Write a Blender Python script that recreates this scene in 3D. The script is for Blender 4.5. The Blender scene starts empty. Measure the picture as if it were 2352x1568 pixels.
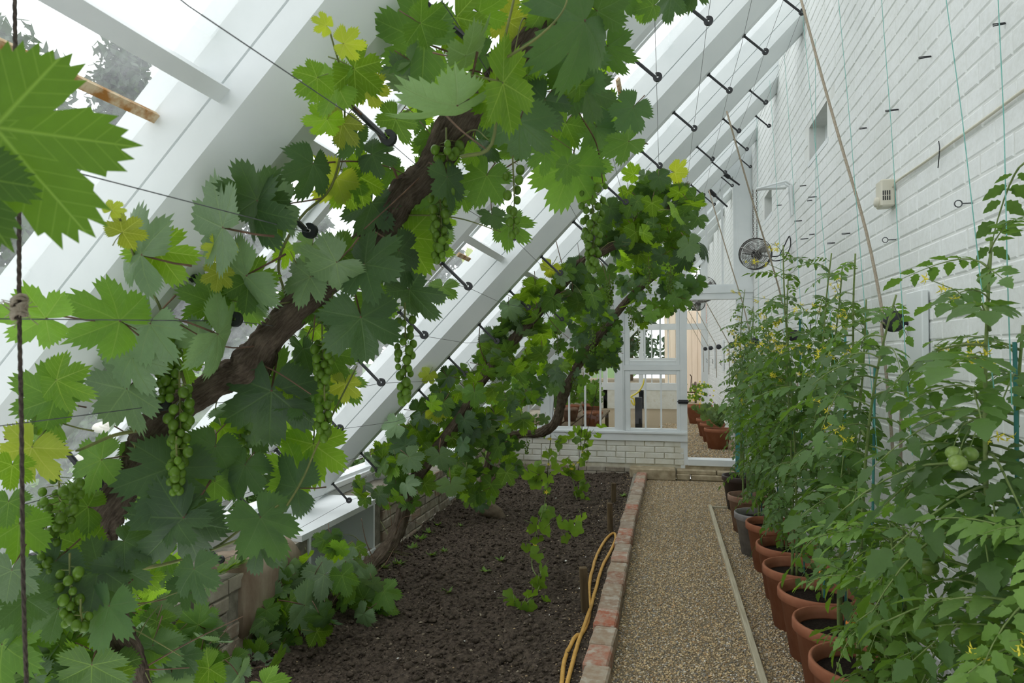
import bpy, math, random
import numpy as np
from mathutils import Vector, Matrix, noise

random.seed(7)
scene = bpy.context.scene
COL = scene.collection
pi, sin, cos = math.pi, math.sin, math.cos

# ---------------------------------------------------------------- camera
FPX, YAW, PITCH, ROLL, EYE = 1537.0, .2233, .0205, -.0026, 1.5
_F = Vector((-sin(YAW) * cos(PITCH), cos(YAW) * cos(PITCH), sin(PITCH)))
_R = Vector((cos(YAW), sin(YAW), 0))
_U = _R.cross(_F)
_R, _U = _R * cos(ROLL) + _U * sin(ROLL), _U * cos(ROLL) - _R * sin(ROLL)
CAM = Vector((0, 0, EYE))
cd = bpy.data.cameras.new('camera')
cd.sensor_fit = 'HORIZONTAL'
cd.sensor_width = 36
cd.lens = FPX / 2352 * 36
cd.clip_start = .02
cd.clip_end = 300
cd.dof.use_dof = True
cd.dof.focus_distance = 3.6
cd.dof.aperture_fstop = 9
cam = bpy.data.objects.new('camera', cd)
COL.objects.link(cam)
cam.matrix_world = Matrix(((_R.x, _U.x, -_F.x, 0), (_R.y, _U.y, -_F.y, 0), (_R.z, _U.z, -_F.z, EYE), (0, 0, 0, 1)))
scene.camera = cam

# ---------------------------------------------------------------- sky: flat white overcast
world = bpy.data.worlds.new('overcast_sky')
scene.world = world
world.use_nodes = True
wn = world.node_tree
wn.nodes.clear()
wo = wn.nodes.new('ShaderNodeOutputWorld')
wb = wn.nodes.new('ShaderNodeBackground')
wt = wn.nodes.new('ShaderNodeTexCoord')
ws = wn.nodes.new('ShaderNodeSeparateXYZ')
wr = wn.nodes.new('ShaderNodeValToRGB')
wn.links.new(wt.outputs['Generated'], ws.inputs[0])
wn.links.new(ws.outputs['Z'], wr.inputs[0])
wr.color_ramp.elements[0].position = 0.0
wr.color_ramp.elements[0].color = (.86, .89, .92, 1)
wr.color_ramp.elements[1].position = .75
wr.color_ramp.elements[1].color = (.975, .985, 1, 1)
wn.links.new(wr.outputs[0], wb.inputs[0])
wb.inputs[1].default_value = 2.08
wn.links.new(wb.outputs[0], wo.inputs[0])

vs = scene.view_settings
vs.view_transform = 'Standard'
vs.look = 'None'
vs.exposure = 0.0
vs.gamma = 1
vs.use_curve_mapping = False
scene.cycles.max_bounces = 12
scene.cycles.diffuse_bounces = 6
scene.cycles.transparent_max_bounces = 24
scene.cycles.use_denoising = True

# ---------------------------------------------------------------- pixel -> place helpers (2352 x 1568 frame)
TH = .803
NR = Vector((-sin(TH), 0, cos(TH)))      # roof normal, outward
EU = Vector((cos(TH), 0, sin(TH)))       # up the slope
D_END, D_BASE, D_GLASS = .786, .942, 1.18


def ray(x, y):
    return _F + _R * ((x - 1176) / FPX) + _U * ((784 - y) / FPX)


def onY(x, y, Y):
    d = ray(x, y)
    return CAM + d * (Y / d.y)


def onX(x, y, X):
    d = ray(x, y)
    return CAM + d * (X / d.x)


def onZ(x, y, Z=0.0):
    d = ray(x, y)
    return CAM + d * ((Z - EYE) / d.z)


def onRoof(x, y, d):
    r = ray(x, y)
    return CAM + r * (d / r.dot(NR))


def project(P):
    q = P - CAM
    z = q.dot(_F)
    return (1176 + FPX * q.dot(_R) / z, 784 - FPX * q.dot(_U) / z, z)


def RP(u, y, d):
    return CAM + EU * u + NR * d + Vector((0, y, 0))


def u_at_x(X, d):
    return (X + d * sin(TH)) / cos(TH)


def roof_z(X, d):
    return EYE + (d + X * sin(TH)) / cos(TH)


# ---------------------------------------------------------------- mesh helpers
class MB:
    def __init__(s):
        s.v = []
        s.f = []
        s.m = []

    def add(s, vs_, fs, m=0):
        o = len(s.v)
        s.v.extend([tuple(a) for a in vs_])
        for f in fs:
            s.f.append(tuple(i + o for i in f))
            s.m.append(m)
        return s

    def box(s, x0, x1, y0, y1, z0, z1, m=0):
        vs_ = [(x, y, z) for z in (z0, z1) for y in (y0, y1) for x in (x0, x1)]
        return s.add(vs_, [(0, 2, 3, 1), (4, 5, 7, 6), (0, 1, 5, 4), (2, 6, 7, 3), (0, 4, 6, 2), (1, 3, 7, 5)], m)

    def obox(s, c, ax, ay, az, m=0):
        c, ax, ay, az = Vector(c), Vector(ax), Vector(ay), Vector(az)
        vs_ = [c + ax * i + ay * j + az * k for k in (-1, 1) for j in (-1, 1) for i in (-1, 1)]
        return s.add(vs_, [(0, 2, 3, 1), (4, 5, 7, 6), (0, 1, 5, 4), (2, 6, 7, 3), (0, 4, 6, 2), (1, 3, 7, 5)], m)

    def bevbox(s, x0, x1, y0, y1, z0, z1, b=.004, m=0):
        """box with chamfered edges (24 verts)"""
        X, Y, Z = (x0, x1), (y0, y1), (z0, z1)
        vs_, idx = [], {}
        for i in (0, 1):
            for j in (0, 1):
                for k in (0, 1):
                    sx, sy, sz = (1, -1)[i], (1, -1)[j], (1, -1)[k]
                    for a in range(3):
                        p = [X[i] + sx * b, Y[j] + sy * b, Z[k] + sz * b]
                        p[a] = (X, Y, Z)[a][(i, j, k)[a]]
                        idx[(i, j, k, a)] = len(vs_)
                        vs_.append(tuple(p))
        fs = []
        for a in range(3):
            o = [q for q in range(3) if q != a]
            for e in (0, 1):
                def key(p, q):
                    t = [0, 0, 0]
                    t[a] = e
                    t[o[0]] = p
                    t[o[1]] = q
                    return idx[(t[0], t[1], t[2], a)]
                fs.append((key(0, 0), key(1, 0), key(1, 1), key(0, 1)))
        for a in range(3):          # edges parallel to axis a
            o = [q for q in range(3) if q != a]
            for p in (0, 1):
                for q in (0, 1):
                    def key2(e, fa):
                        t = [0, 0, 0]
                        t[a] = e
                        t[o[0]] = p
                        t[o[1]] = q
                        return idx[(t[0], t[1], t[2], fa)]
                    fs.append((key2(0, o[0]), key2(1, o[0]), key2(1, o[1]), key2(0, o[1])))
        for i in (0, 1):
            for j in (0, 1):
                for k in (0, 1):
                    fs.append((idx[(i, j, k, 0)], idx[(i, j, k, 1)], idx[(i, j, k, 2)]))
        return s.add(vs_, fs, m)

    def loft(s, rings, m=0, closed=True, caps=True):
        n = len(rings[0])
        o = len(s.v)
        for r in rings:
            s.v.extend([tuple(p) for p in r])
        for i in range(len(rings) - 1):
            for k in range(n if closed else n - 1):
                a, b = o + i * n + k, o + i * n + (k + 1) % n
                s.f.append((a, b, b + n, a + n))
                s.m.append(m)
        if caps and closed:
            s.f.append(tuple(o + k for k in range(n))[::-1])
            s.m.append(m)
            e = o + (len(rings) - 1) * n
            s.f.append(tuple(e + k for k in range(n)))
            s.m.append(m)
        return s

    def tube(s, pts, r, n=6, m=0, caps=True):
        pts = [Vector(p) for p in pts]
        if not isinstance(r, (list, tuple)):
            r = [r] * len(pts)
        rings = []
        prev = None
        for i, p in enumerate(pts):
            t = (pts[min(i + 1, len(pts) - 1)] - pts[max(i - 1, 0)])
            t = t.normalized() if t.length > 1e-9 else Vector((0, 0, 1))
            if prev is None:
                a = Vector((0, 0, 1)) if abs(t.z) < .9 else Vector((1, 0, 0))
                x = t.cross(a).normalized()
            else:
                x = (prev - t * prev.dot(t))
                x = x.normalized() if x.length > 1e-6 else t.orthogonal().normalized()
            prev = x
            y = t.cross(x)
            rings.append([p + (x * cos(2 * pi * k / n) + y * sin(2 * pi * k / n)) * r[i] for k in range(n)])
        return s.loft(rings, m, True, caps)

    def revolve(s, prof, c=(0, 0, 0), n=24, m=0, axis=None):
        """prof: (r, h) list; axis 3 vectors or z"""
        c = Vector(c)
        ax, ay, az = axis if axis else (Vector((1, 0, 0)), Vector((0, 1, 0)), Vector((0, 0, 1)))
        rings = [[c + (ax * cos(2 * pi * k / n) + ay * sin(2 * pi * k / n)) * max(r, 1e-4) + az * h for k in range(n)] for r, h in prof]
        return s.loft(rings, m, True, False)

    def ball(s, c, r, nu=8, nv=5, m=0, sz=1.0):
        prof = [(r * sin(pi * i / nv), -r * sz * cos(pi * i / nv)) for i in range(nv + 1)]
        return s.revolve(prof, c, nu, m)

    def mesh(s, name, mats, smooth=False):
        me = bpy.data.meshes.new(name)
        me.from_pydata(s.v, [], s.f)
        if not isinstance(mats, (list, tuple)):
            mats = [mats]
        for a in mats:
            me.materials.append(a)
        if len(mats) > 1:
            me.polygons.foreach_set('material_index', s.m)
        if smooth:
            me.polygons.foreach_set('use_smooth', [True] * len(s.f))
        me.update()
        return me

    def build(s, name, mats, parent=None, smooth=False):
        return link(name, s.mesh(name, mats, smooth), parent)


def np_mesh(name, verts, faces, mat, smooth=False, colors=None):
    """fast mesh from numpy arrays; faces (n,k); colors per vertex (n,3)"""
    me = bpy.data.meshes.new(name)
    nf, k = faces.shape
    me.vertices.add(len(verts))
    me.vertices.foreach_set('co', verts.astype(np.float32).ravel())
    me.loops.add(nf * k)
    me.loops.foreach_set('vertex_index', faces.astype(np.int32).ravel())
    me.polygons.add(nf)
    me.polygons.foreach_set('loop_start', np.arange(0, nf * k, k, dtype=np.int32))
    me.polygons.foreach_set('loop_total', np.full(nf, k, dtype=np.int32))
    if smooth:
        me.polygons.foreach_set('use_smooth', np.ones(nf, dtype=bool))
    me.materials.append(mat)
    if colors is not None:
        at = me.color_attributes.new('tint', 'FLOAT_COLOR', 'POINT')
        c4 = np.ones((len(verts), 4), dtype=np.float32)
        c4[:, :3] = colors
        at.data.foreach_set('color', c4.ravel())
    me.update(calc_edges=True)
    return me


def link(name, me, parent=None, loc=None):
    o = bpy.data.objects.new(name, me)
    COL.objects.link(o)
    if parent is not None:
        o.parent = parent
        o.matrix_parent_inverse = INV[parent.name]
    return o


INV = {}


def thing(name, label, cat, loc=(0, 0, 0), group=None, kind=None):
    o = bpy.data.objects.new(name, None)
    COL.objects.link(o)
    o.location = loc
    o.empty_display_size = .1
    INV[o.name] = Matrix.Translation(-Vector(loc))
    return tag(o, label, cat, group, kind)


def tag(o, label=None, cat=None, group=None, kind=None):
    if label:
        o['label'] = label
    if cat:
        o['category'] = cat
    if group:
        o['group'] = group
    if kind:
        o['kind'] = kind
    if o.name not in INV:
        INV[o.name] = o.matrix_world.inverted()
    return o


def part(o):
    """let a mesh part be a parent in turn"""
    INV[o.name] = Matrix.Identity(4)
    return o


def struct(name, label=None, loc=(0, 0, 0)):
    o = thing(name, label, None, loc, None, 'structure')
    return o


def catmull(P, per=6):
    """P list of tuples (any length) -> smooth samples"""
    P = [np.array(p, float) for p in P]
    P = [2 * P[0] - P[1]] + P + [2 * P[-1] - P[-2]]
    out = []
    for i in range(1, len(P) - 2):
        a, b, c, d = P[i - 1:i + 3]
        for k in range(per):
            t = k / per
            out.append(.5 * ((2 * b) + (-a + c) * t + (2 * a - 5 * b + 4 * c - d) * t * t + (-a + 3 * b - 3 * c + d) * t ** 3))
    out.append(P[-2])
    return out


# ---------------------------------------------------------------- materials
class NT:
    def __init__(s, name):
        s.mat = bpy.data.materials.new(name)
        s.mat.use_nodes = True
        s.t = s.mat.node_tree
        s.t.nodes.clear()
        s.out = s.n('OutputMaterial')

    def n(s, k, **kw):
        nd = s.t.nodes.new('ShaderNode' + k)
        for a, b in kw.items():
            setattr(nd, a, b)
        return nd

    def l(s, a, b):
        s.t.links.new(a, b)

    def coord(s, which='Object', scale=(1, 1, 1)):
        tc = s.n('TexCoord')
        mp = s.n('Mapping')
        mp.inputs['Scale'].default_value = scale
        s.l(tc.outputs[which], mp.inputs[0])
        return mp.outputs[0]

    def geo(s, scale=(1, 1, 1)):
        g = s.n('NewGeometry')
        mp = s.n('Mapping')
        mp.inputs['Scale'].default_value = scale
        s.l(g.outputs['Position'], mp.inputs[0])
        return mp.outputs[0]

    def noise(s, vec, scale, detail=4, rough=.55):
        nd = s.n('TexNoise')
        nd.inputs['Scale'].default_value = scale
        nd.inputs['Detail'].default_value = detail
        nd.inputs['Roughness'].default_value = rough
        s.l(vec, nd.inputs['Vector'])
        return nd.outputs[0]

    def ramp(s, fac, stops):
        r = s.n('ValToRGB')
        e = r.color_ramp.elements
        while len(e) > len(stops):
            e.remove(e[-1])
        while len(e) < len(stops):
            e.new(.5)
        for i, (p, c) in enumerate(stops):
            e[i].position = p
            e[i].color = (c[0], c[1], c[2], 1) if not isinstance(c, (int, float)) else (c, c, c, 1)
        s.l(fac, r.inputs[0])
        return r.outputs[0]

    def mix(s, fac, a, b, mode='MIX'):
        m = s.n('Mix', data_type='RGBA', blend_type=mode)
        for i, v in ((0, fac), (6, a), (7, b)):
            if hasattr(v, 'links'):
                s.l(v, m.inputs[i])
            elif isinstance(v, (int, float)):
                m.inputs[i].default_value = v
            else:
                m.inputs[i].default_value = (v[0], v[1], v[2], 1)
        return m.outputs[2]

    def bump(s, h, strength=.3, dist=.01):
        b = s.n('Bump')
        b.inputs['Strength'].default_value = strength
        b.inputs['Distance'].default_value = dist
        s.l(h, b.inputs['Height'])
        return b.outputs[0]

    def pbr(s, col, rough=.6, normal=None, metal=0, spec=.4):
        p = s.n('BsdfPrincipled')
        if hasattr(col, 'links'):
            s.l(col, p.inputs['Base Color'])
        else:
            p.inputs['Base Color'].default_value = (col[0], col[1], col[2], 1)
        if hasattr(rough, 'links'):
            s.l(rough, p.inputs['Roughness'])
        else:
            p.inputs['Roughness'].default_value = rough
        p.inputs['Metallic'].default_value = metal
        p.inputs['Specular IOR Level'].default_value = spec
        if normal is not None:
            s.l(normal, p.inputs['Normal'])
        s.l(p.outputs[0], s.out.inputs[0])
        return s.mat


MAT = {}


def noisy(name, c1, c2, scale=8, rough=.6, bump=.15, stretch=(1, 1, 1), dist=.004, spec=.35, lo=.35, hi=.65, c3=None):
    t = NT(name)
    v = t.geo(stretch)
    f = t.noise(v, scale, 6, .6)
    stops = [(lo, c1), (hi, c2)] + ([(min(hi + .12, .99), c3)] if c3 else [])
    col = t.ramp(f, stops)
    h = t.noise(v, scale * 3.1, 5, .65)
    MAT[name] = t.pbr(col, rough, t.bump(h, bump, dist) if bump else None, 0, spec)
    return MAT[name]


# white gloss paint on timber, slightly soiled
noisy('white_paint', (.70, .735, .74), (.765, .795, .795), 3.0, .45, .12, (1, 1, 1), .002)
noisy('white_trim', (.72, .75, .755), (.78, .805, .805), 5.0, .4, .08)
# painted brick wall
t = NT('white_brick_paint')
v = t.geo()
oi = t.n('ObjectInfo')
f = t.noise(v, 2.2, 5, .6)
f2 = t.noise(v, 40, 5, .7)
c = t.ramp(f, [(.3, (.70, .72, .695)), (.55, (.775, .795, .785)), (.8, (.80, .82, .81))])
c = t.mix(.12, c, t.ramp(f2, [(.40, (.42, .40, .34)), (.55, (.8, .8, .8))]))
h = t.noise(v, 55, 6, .7)
MAT['white_brick_paint'] = t.pbr(c, .6, t.bump(h, .35, .004), 0, .3)
noisy('white_mortar', (.66, .67, .64), (.76, .77, .745), 6, .8, .3)
noisy('cream_brick_paint', (.66, .64, .54), (.76, .76, .69), 5.5, .6, .4, (1, 1, 1), .006, .3, .35, .6, (.60, .56, .43))
noisy('damp_mortar', (.50, .46, .34), (.66, .63, .53), 7, .85, .3)


def objrand_brick(name, stops, rough=.85, scale=25):
    t = NT(name)
    oi = t.n('ObjectInfo')
    col = t.ramp(oi.outputs['Random'], stops)
    v = t.geo()
    f = t.noise(v, scale, 6, .65)
    col = t.mix(t.ramp(f, [(.40, 0.0), (.62, .75)]), col, (.42, .37, .29))
    f2 = t.noise(v, scale * .5, 3, .6)
    col = t.mix(t.ramp(f2, [(.56, 0.0), (.66, .5)]), col, (.52, .49, .42))
    h = t.noise(v, scale * 4, 6, .7)
    MAT[name] = t.pbr(col, rough, t.bump(h, .5, .006), 0, .25)


objrand_brick('edging_brick_clay', [(0, (.27, .115, .07)), (.3, (.33, .25, .17)), (.5, (.30, .20, .14)), (.68, (.38, .13, .075)), (.85, (.34, .28, .21)), (1, (.24, .16, .12))])
objrand_brick('old_wall_brick', [(0, (.25, .21, .16)), (.3, (.33, .30, .24)), (.55, (.27, .18, .13)), (.75, (.22, .20, .17)), (1, (.36, .33, .27))], .9, 14)
noisy('old_mortar', (.16, .145, .11), (.28, .26, .21), 20, .95, .6)
noisy('kerb_stone', (.30, .245, .155), (.50, .425, .29), 9, .9, .5, (1, 1, 1), .01)
noisy('rough_stone', (.20, .14, .095), (.36, .30, .22), 6, .85, .5, (1, 1, .5), .01, .3, .35, .65, (.27, .24, .20))
noisy('soil_dark', (.042, .032, .024), (.15, .118, .088), 45, .95, .9, (1, 1, 1), .012, .15, .35, .7)
noisy('pot_compost', (.012, .009, .007), (.045, .032, .024), 90, .95, .9, (1, 1, 1), .01, .15)
noisy('gravel_bed', (.22, .17, .105), (.44, .36, .235), 120, .9, .9, (1, 1, 1), .012, .2, .35, .65)
noisy('terracotta', (.28, .105, .055), (.36, .15, .085), 9, .8, .15, (1, 1, 1), .002, .2)
noisy('old_terracotta', (.24, .13, .085), (.34, .23, .17), 12, .85, .2, (1, 1, 1), .002, .2)
noisy('grey_pot_glaze', (.16, .15, .15), (.30, .28, .27), 9, .6, .1)
noisy('brown_plastic', (.045, .032, .028), (.07, .05, .045), 9, .45, .05)
noisy('weathered_timber', (.36, .32, .22), (.50, .46, .34), 14, .8, .4, (6, .35, 6), .003)
noisy('stake_wood', (.075, .05, .024), (.16, .115, .062), 30, .85, .5, (1, 1, .12), .004)
t = NT('bark')
uvn = t.n('UVMap')
mp = t.n('Mapping')
mp.inputs['Scale'].default_value = (13, 5.5, 1)
t.l(uvn.outputs[0], mp.inputs[0])
f = t.noise(mp.outputs[0], 2.2, 7, .7)
f2 = t.noise(t.geo(), 22, 4, .6)
c = t.ramp(f, [(.33, (.035, .025, .018)), (.47, (.13, .098, .068)), (.62, (.27, .215, .155)), (.8, (.36, .30, .23))])
c = t.mix(.45, c, t.ramp(f2, [(.35, (.07, .052, .038)), (.65, (.27, .215, .16))]))
MAT['bark'] = t.pbr(c, .95, t.bump(f, 1.0, .02), 0, .15)
noisy('cane_brown', (.10, .055, .035), (.17, .10, .06), 30, .7, .3)
noisy('cane_green', (.10, .13, .035), (.18, .19, .055), 20, .6, .1)
noisy('black_iron', (.010, .011, .013), (.022, .024, .028), 40, .42, .15, (1, 1, 1), .001, .5)
noisy('wire_steel', (.05, .055, .06), (.11, .115, .12), 40, .4, 0, spec=.5)
noisy('rope_fibre', (.33, .27, .20), (.46, .40, .31), 160, .95, .8, (1, 1, 1), .003)
noisy('dark_rope', (.055, .042, .035), (.12, .095, .075), 160, .95, .8, (1, 1, 1), .003)
noisy('green_twine', (.12, .36, .31), (.19, .46, .40), 80, .6, 0)
noisy('cream_plastic', (.60, .57, .46), (.66, .63, .53), 6, .45, 0)
noisy('dark_slot', (.03, .03, .03), (.05, .05, .05), 6, .6, 0)
noisy('fan_steel', (.16, .15, .14), (.30, .29, .27), 30, .35, 0, spec=.6)
noisy('fan_dark', (.02, .02, .02), (.05, .045, .04), 30, .5, 0)
noisy('yellow_hose', (.48, .27, .055), (.60, .35, .085), 30, .5, .1)
noisy('bright_hose', (.66, .55, .05), (.72, .60, .07), 30, .5, 0)
noisy('rusted_bar', (.34, .15, .035), (.62, .50, .33), 26, .85, .4, (1, 1, 1), .002, .2, .38, .6)
noisy('dirt_line', (.05, .045, .035), (.30, .29, .26), 60, .95, .2)
noisy('teal_board', (.035, .17, .16), (.06, .25, .22), 9, .6, .1)
noisy('cream_boarding', (.62, .53, .40), (.70, .61, .48), 5, .7, .1, (1, 4, .2))
noisy('red_brickwork', (.30, .12, .08), (.42, .20, .14), 20, .9, .4)
noisy('grass', (.05, .11, .02), (.11, .20, .04), 12, .9, .5)
noisy('rusty_iron', (.045, .03, .022), (.10, .06, .04), 40, .8, .3)
noisy('rose_petal', (.80, .74, .62), (.85, .82, .74), 30, .7, 0)
noisy('flower_yellow', (.78, .66, .04), (.85, .76, .09), 40, .6, 0)
noisy('tomato_green', (.16, .26, .05), (.26, .36, .09), 30, .25, 0, spec=.5)
noisy('tomato_orange', (.60, .16, .015), (.70, .27, .03), 30, .25, 0, spec=.5)
noisy('tomato_stem', (.13, .19, .05), (.20, .26, .085), 50, .6, .1)
noisy('blossom_purple', (.30, .14, .40), (.38, .2, .5), 30, .6, 0)
noisy('lead_grey', (.22, .225, .23), (.32, .325, .33), 4, .6, .1)


def vein_mask(t):
    """pattern of five main veins with side veins, in the blade's own flat coordinates"""
    uv = t.n('UVMap')
    sp = t.n('SeparateXYZ')
    t.l(uv.outputs[0], sp.inputs[0])

    def mt(op, a, b=None, c=None, clamp=False):
        m = t.n('Math', operation=op, use_clamp=clamp)
        for i, q in enumerate((a, b, c)):
            if q is None:
                continue
            if isinstance(q, (int, float)):
                m.inputs[i].default_value = q
            else:
                t.l(q, m.inputs[i])
        return m.outputs[0]
    x, y = sp.outputs[0], sp.outputs[1]
    r = mt('SQRT', mt('ADD', mt('MULTIPLY', x, x), mt('MULTIPLY', y, y)))
    an = mt('ARCTAN2', x, y)
    w = mt('MULTIPLY_ADD', r, -.016, .026)
    best, dmin = None, None
    for c in (0, .908, -.908, 1.868, -1.868):
        d = mt('SUBTRACT', an, c)
        s_ = mt('MULTIPLY', mt('ABSOLUTE', mt('SINE', d)), r)
        k = mt('SUBTRACT', 1, mt('DIVIDE', s_, w), None, True)
        k = mt('MULTIPLY', k, mt('GREATER_THAN', mt('COSINE', d), 0))
        best = k if best is None else mt('MAXIMUM', best, k)
        ad = mt('ABSOLUTE', d)
        dmin = ad if dmin is None else mt('MINIMUM', dmin, ad)
    p = mt('SUBTRACT', mt('MULTIPLY', r, mt('COSINE', dmin)), mt('MULTIPLY', mt('MULTIPLY', r, mt('SINE', dmin)), .95))
    fr_ = mt('ABSOLUTE', mt('SUBTRACT', mt('FRACT', mt('MULTIPLY', p, 6.5)), .5))
    side = mt('MULTIPLY', mt('SUBTRACT', 1, mt('MULTIPLY', fr_, 13.0), None, True), .45)
    return mt('MAXIMUM', mt('MULTIPLY', best, .9), side)


def leafmat(name, c, tr, mixf=.42, rough=.45, var=.25, vein=None):
    """leaf blade: reflecting face and light passing through"""
    t = NT(name)
    oi = t.n('ObjectInfo')
    v = t.geo()
    f = t.noise(v, 45, 4, .6)
    k = t.n('Math', operation='MULTIPLY_ADD')
    t.l(oi.outputs['Random'], k.inputs[0])
    k.inputs[1].default_value = 2 * var
    k.inputs[2].default_value = 1 - var
    vm = vein_mask(t) if vein else None

    def vary_col(cc, vc):
        a = t.mix(f, (cc[0] * .85, cc[1] * .85, cc[2] * .85), (cc[0] * 1.15, cc[1] * 1.15, cc[2] * 1.15))
        hs = t.n('HueSaturation')
        t.l(a, hs.inputs['Color'])
        t.l(k.outputs[0], hs.inputs['Value'])
        return t.mix(vm, hs.outputs[0], vc) if vm is not None else hs.outputs[0]
    p = t.n('BsdfPrincipled')
    t.l(vary_col(c, vein and [q * .8 for q in vein]), p.inputs['Base Color'])
    p.inputs['Roughness'].default_value = rough
    p.inputs['Specular IOR Level'].default_value = .35
    hgt = t.noise(v, 120, 3, .6)
    if vm is not None:
        mm = t.n('Math', operation='MULTIPLY_ADD')
        t.l(vm, mm.inputs[0])
        mm.inputs[1].default_value = -.8
        t.l(hgt, mm.inputs[2])
        hgt = mm.outputs[0]
    t.l(t.bump(hgt, .35, .003), p.inputs['Normal'])
    tl = t.n('BsdfTranslucent')
    t.l(vary_col(tr, vein), tl.inputs[0])
    mx = t.n('MixShader')
    mx.inputs[0].default_value = mixf
    t.l(p.outputs[0], mx.inputs[1])
    t.l(tl.outputs[0], mx.inputs[2])
    t.l(mx.outputs[0], t.out.inputs[0])
    MAT[name] = t.mat


leafmat('vine_dark', (.052, .105, .044), (.13, .27, .018), .32, vein=(.12, .22, .06))
leafmat('vine_mid', (.085, .18, .038), (.21, .41, .014), .43, vein=(.28, .46, .07))
leafmat('vine_bright', (.12, .25, .022), (.30, .52, .012), .50, vein=(.45, .64, .09))
leafmat('vine_yellow', (.28, .36, .04), (.52, .60, .025), .50, vein=(.66, .70, .12))
leafmat('vine_pale', (.15, .24, .12), (.20, .34, .06), .32, vein=(.25, .38, .14))
leafmat('vine_vein', (.20, .29, .08), (.50, .68, .10), .5)
leafmat('grape_skin', (.13, .24, .025), (.26, .42, .03), .35, .3, .15)
leafmat('tomato_leaf', (.085, .165, .045), (.19, .36, .025), .38)
leafmat('tomato_leaf_light', (.15, .27, .06), (.28, .46, .03), .40)
leafmat('herb_leaf', (.12, .19, .085), (.22, .34, .06), .35)
leafmat('weed_leaf', (.13, .24, .035), (.3, .5, .03), .38)
leafmat('tree_leaf', (.045, .085, .040), (.08, .15, .03), .3)
leafmat('shrub_leaf', (.06, .12, .035), (.12, .22, .03), .3)

# thin pane of old horticultural glass with a film of dust; its whitish veil also stands in for haze
t = NT('dusty_hazy_glass')
fr = t.n('Fresnel')
fr.inputs[0].default_value = 1.35
tr_ = t.n('BsdfTransparent')
tr_.inputs[0].default_value = (.97, .985, .98, 1)
gl = t.n('BsdfGlossy')
gl.inputs['Roughness'].default_value = .03
m1 = t.n('MixShader')
t.l(fr.outputs[0], m1.inputs[0])
t.l(tr_.outputs[0], m1.inputs[1])
t.l(gl.outputs[0], m1.inputs[2])
tl = t.n('BsdfTranslucent')
tl.inputs[0].default_value = (.9, .93, .95, 1)
m2 = t.n('MixShader')
dirt_haze = t.ramp(t.noise(t.geo(), 9, 6, .7), [(.35, .10), (.75, .26)])
t.l(dirt_haze, m2.inputs[0])
t.l(m1.outputs[0], m2.inputs[1])
t.l(tl.outputs[0], m2.inputs[2])
t.l(m2.outputs[0], t.out.inputs[0])
MAT['dusty_hazy_glass'] = t.mat
# clear panes of the partition
t = NT('clear_glass')
fr = t.n('Fresnel')
fr.inputs[0].default_value = 1.3
tr_ = t.n('BsdfTransparent')
tr_.inputs[0].default_value = (.97, .98, .975, 1)
gl = t.n('BsdfGlossy')
gl.inputs['Roughness'].default_value = .02
m1 = t.n('MixShader')
t.l(fr.outputs[0], m1.inputs[0])
t.l(tr_.outputs[0], m1.inputs[1])
t.l(gl.outputs[0], m1.inputs[2])
t.l(m1.outputs[0], t.out.inputs[0])
MAT['clear_glass'] = t.mat
# loose stones and clods keep their own colour in a vertex attribute
for nm in ('gravel_stone', 'soil_clod'):
    t = NT(nm)
    at = t.n('VertexColor', layer_name='tint')
    MAT[nm] = t.pbr(at.outputs[0], .85, None, 0, .25)
M = MAT
# ================================================================ STRUCTURE
XW, XL, YE, YF, YB = 1.04, -2.0, 8.4, 17.0, -2.6
RAFT = [-2.52, -1.2, .11, 1.423, 2.726, 4.013, 5.40, 6.60, 7.99]
RAFT2 = [9.55, 10.87, 12.2, 13.5, 14.85, 16.15]
FLOOR2 = .16


def quadstrip(name, x0, x1, y0, y1, z, mat, parent=None):
    return MB().box(x0, x1, y0, y1, z - .05, z, 0).build(name, mat, parent)


# ---- floor of gravel
floor = tag(quadstrip('floor', -.38, XW, YB, YE, 0.0, M['gravel_bed']), 'path of fine tan and brown pea gravel beside the brick edging', None, None, 'structure')
floor_next = tag(quadstrip('floor_beyond', XL, XW, YE + .1, YF, FLOOR2, M['gravel_bed']), 'gravel floor of the room beyond the glazed partition', None, None, 'structure')
yard = tag(quadstrip('yard_ground', -6, 8, YF, 40, .14, M['gravel_bed']), 'gravel yard outside the far doorway', None, None, 'structure')
lawn = tag(MB().box(-120, -2.46, -60, 120, -.3, -.12).build('lawn', M['grass']), 'mown grass outside the sloping glass', None, None, 'structure')


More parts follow.
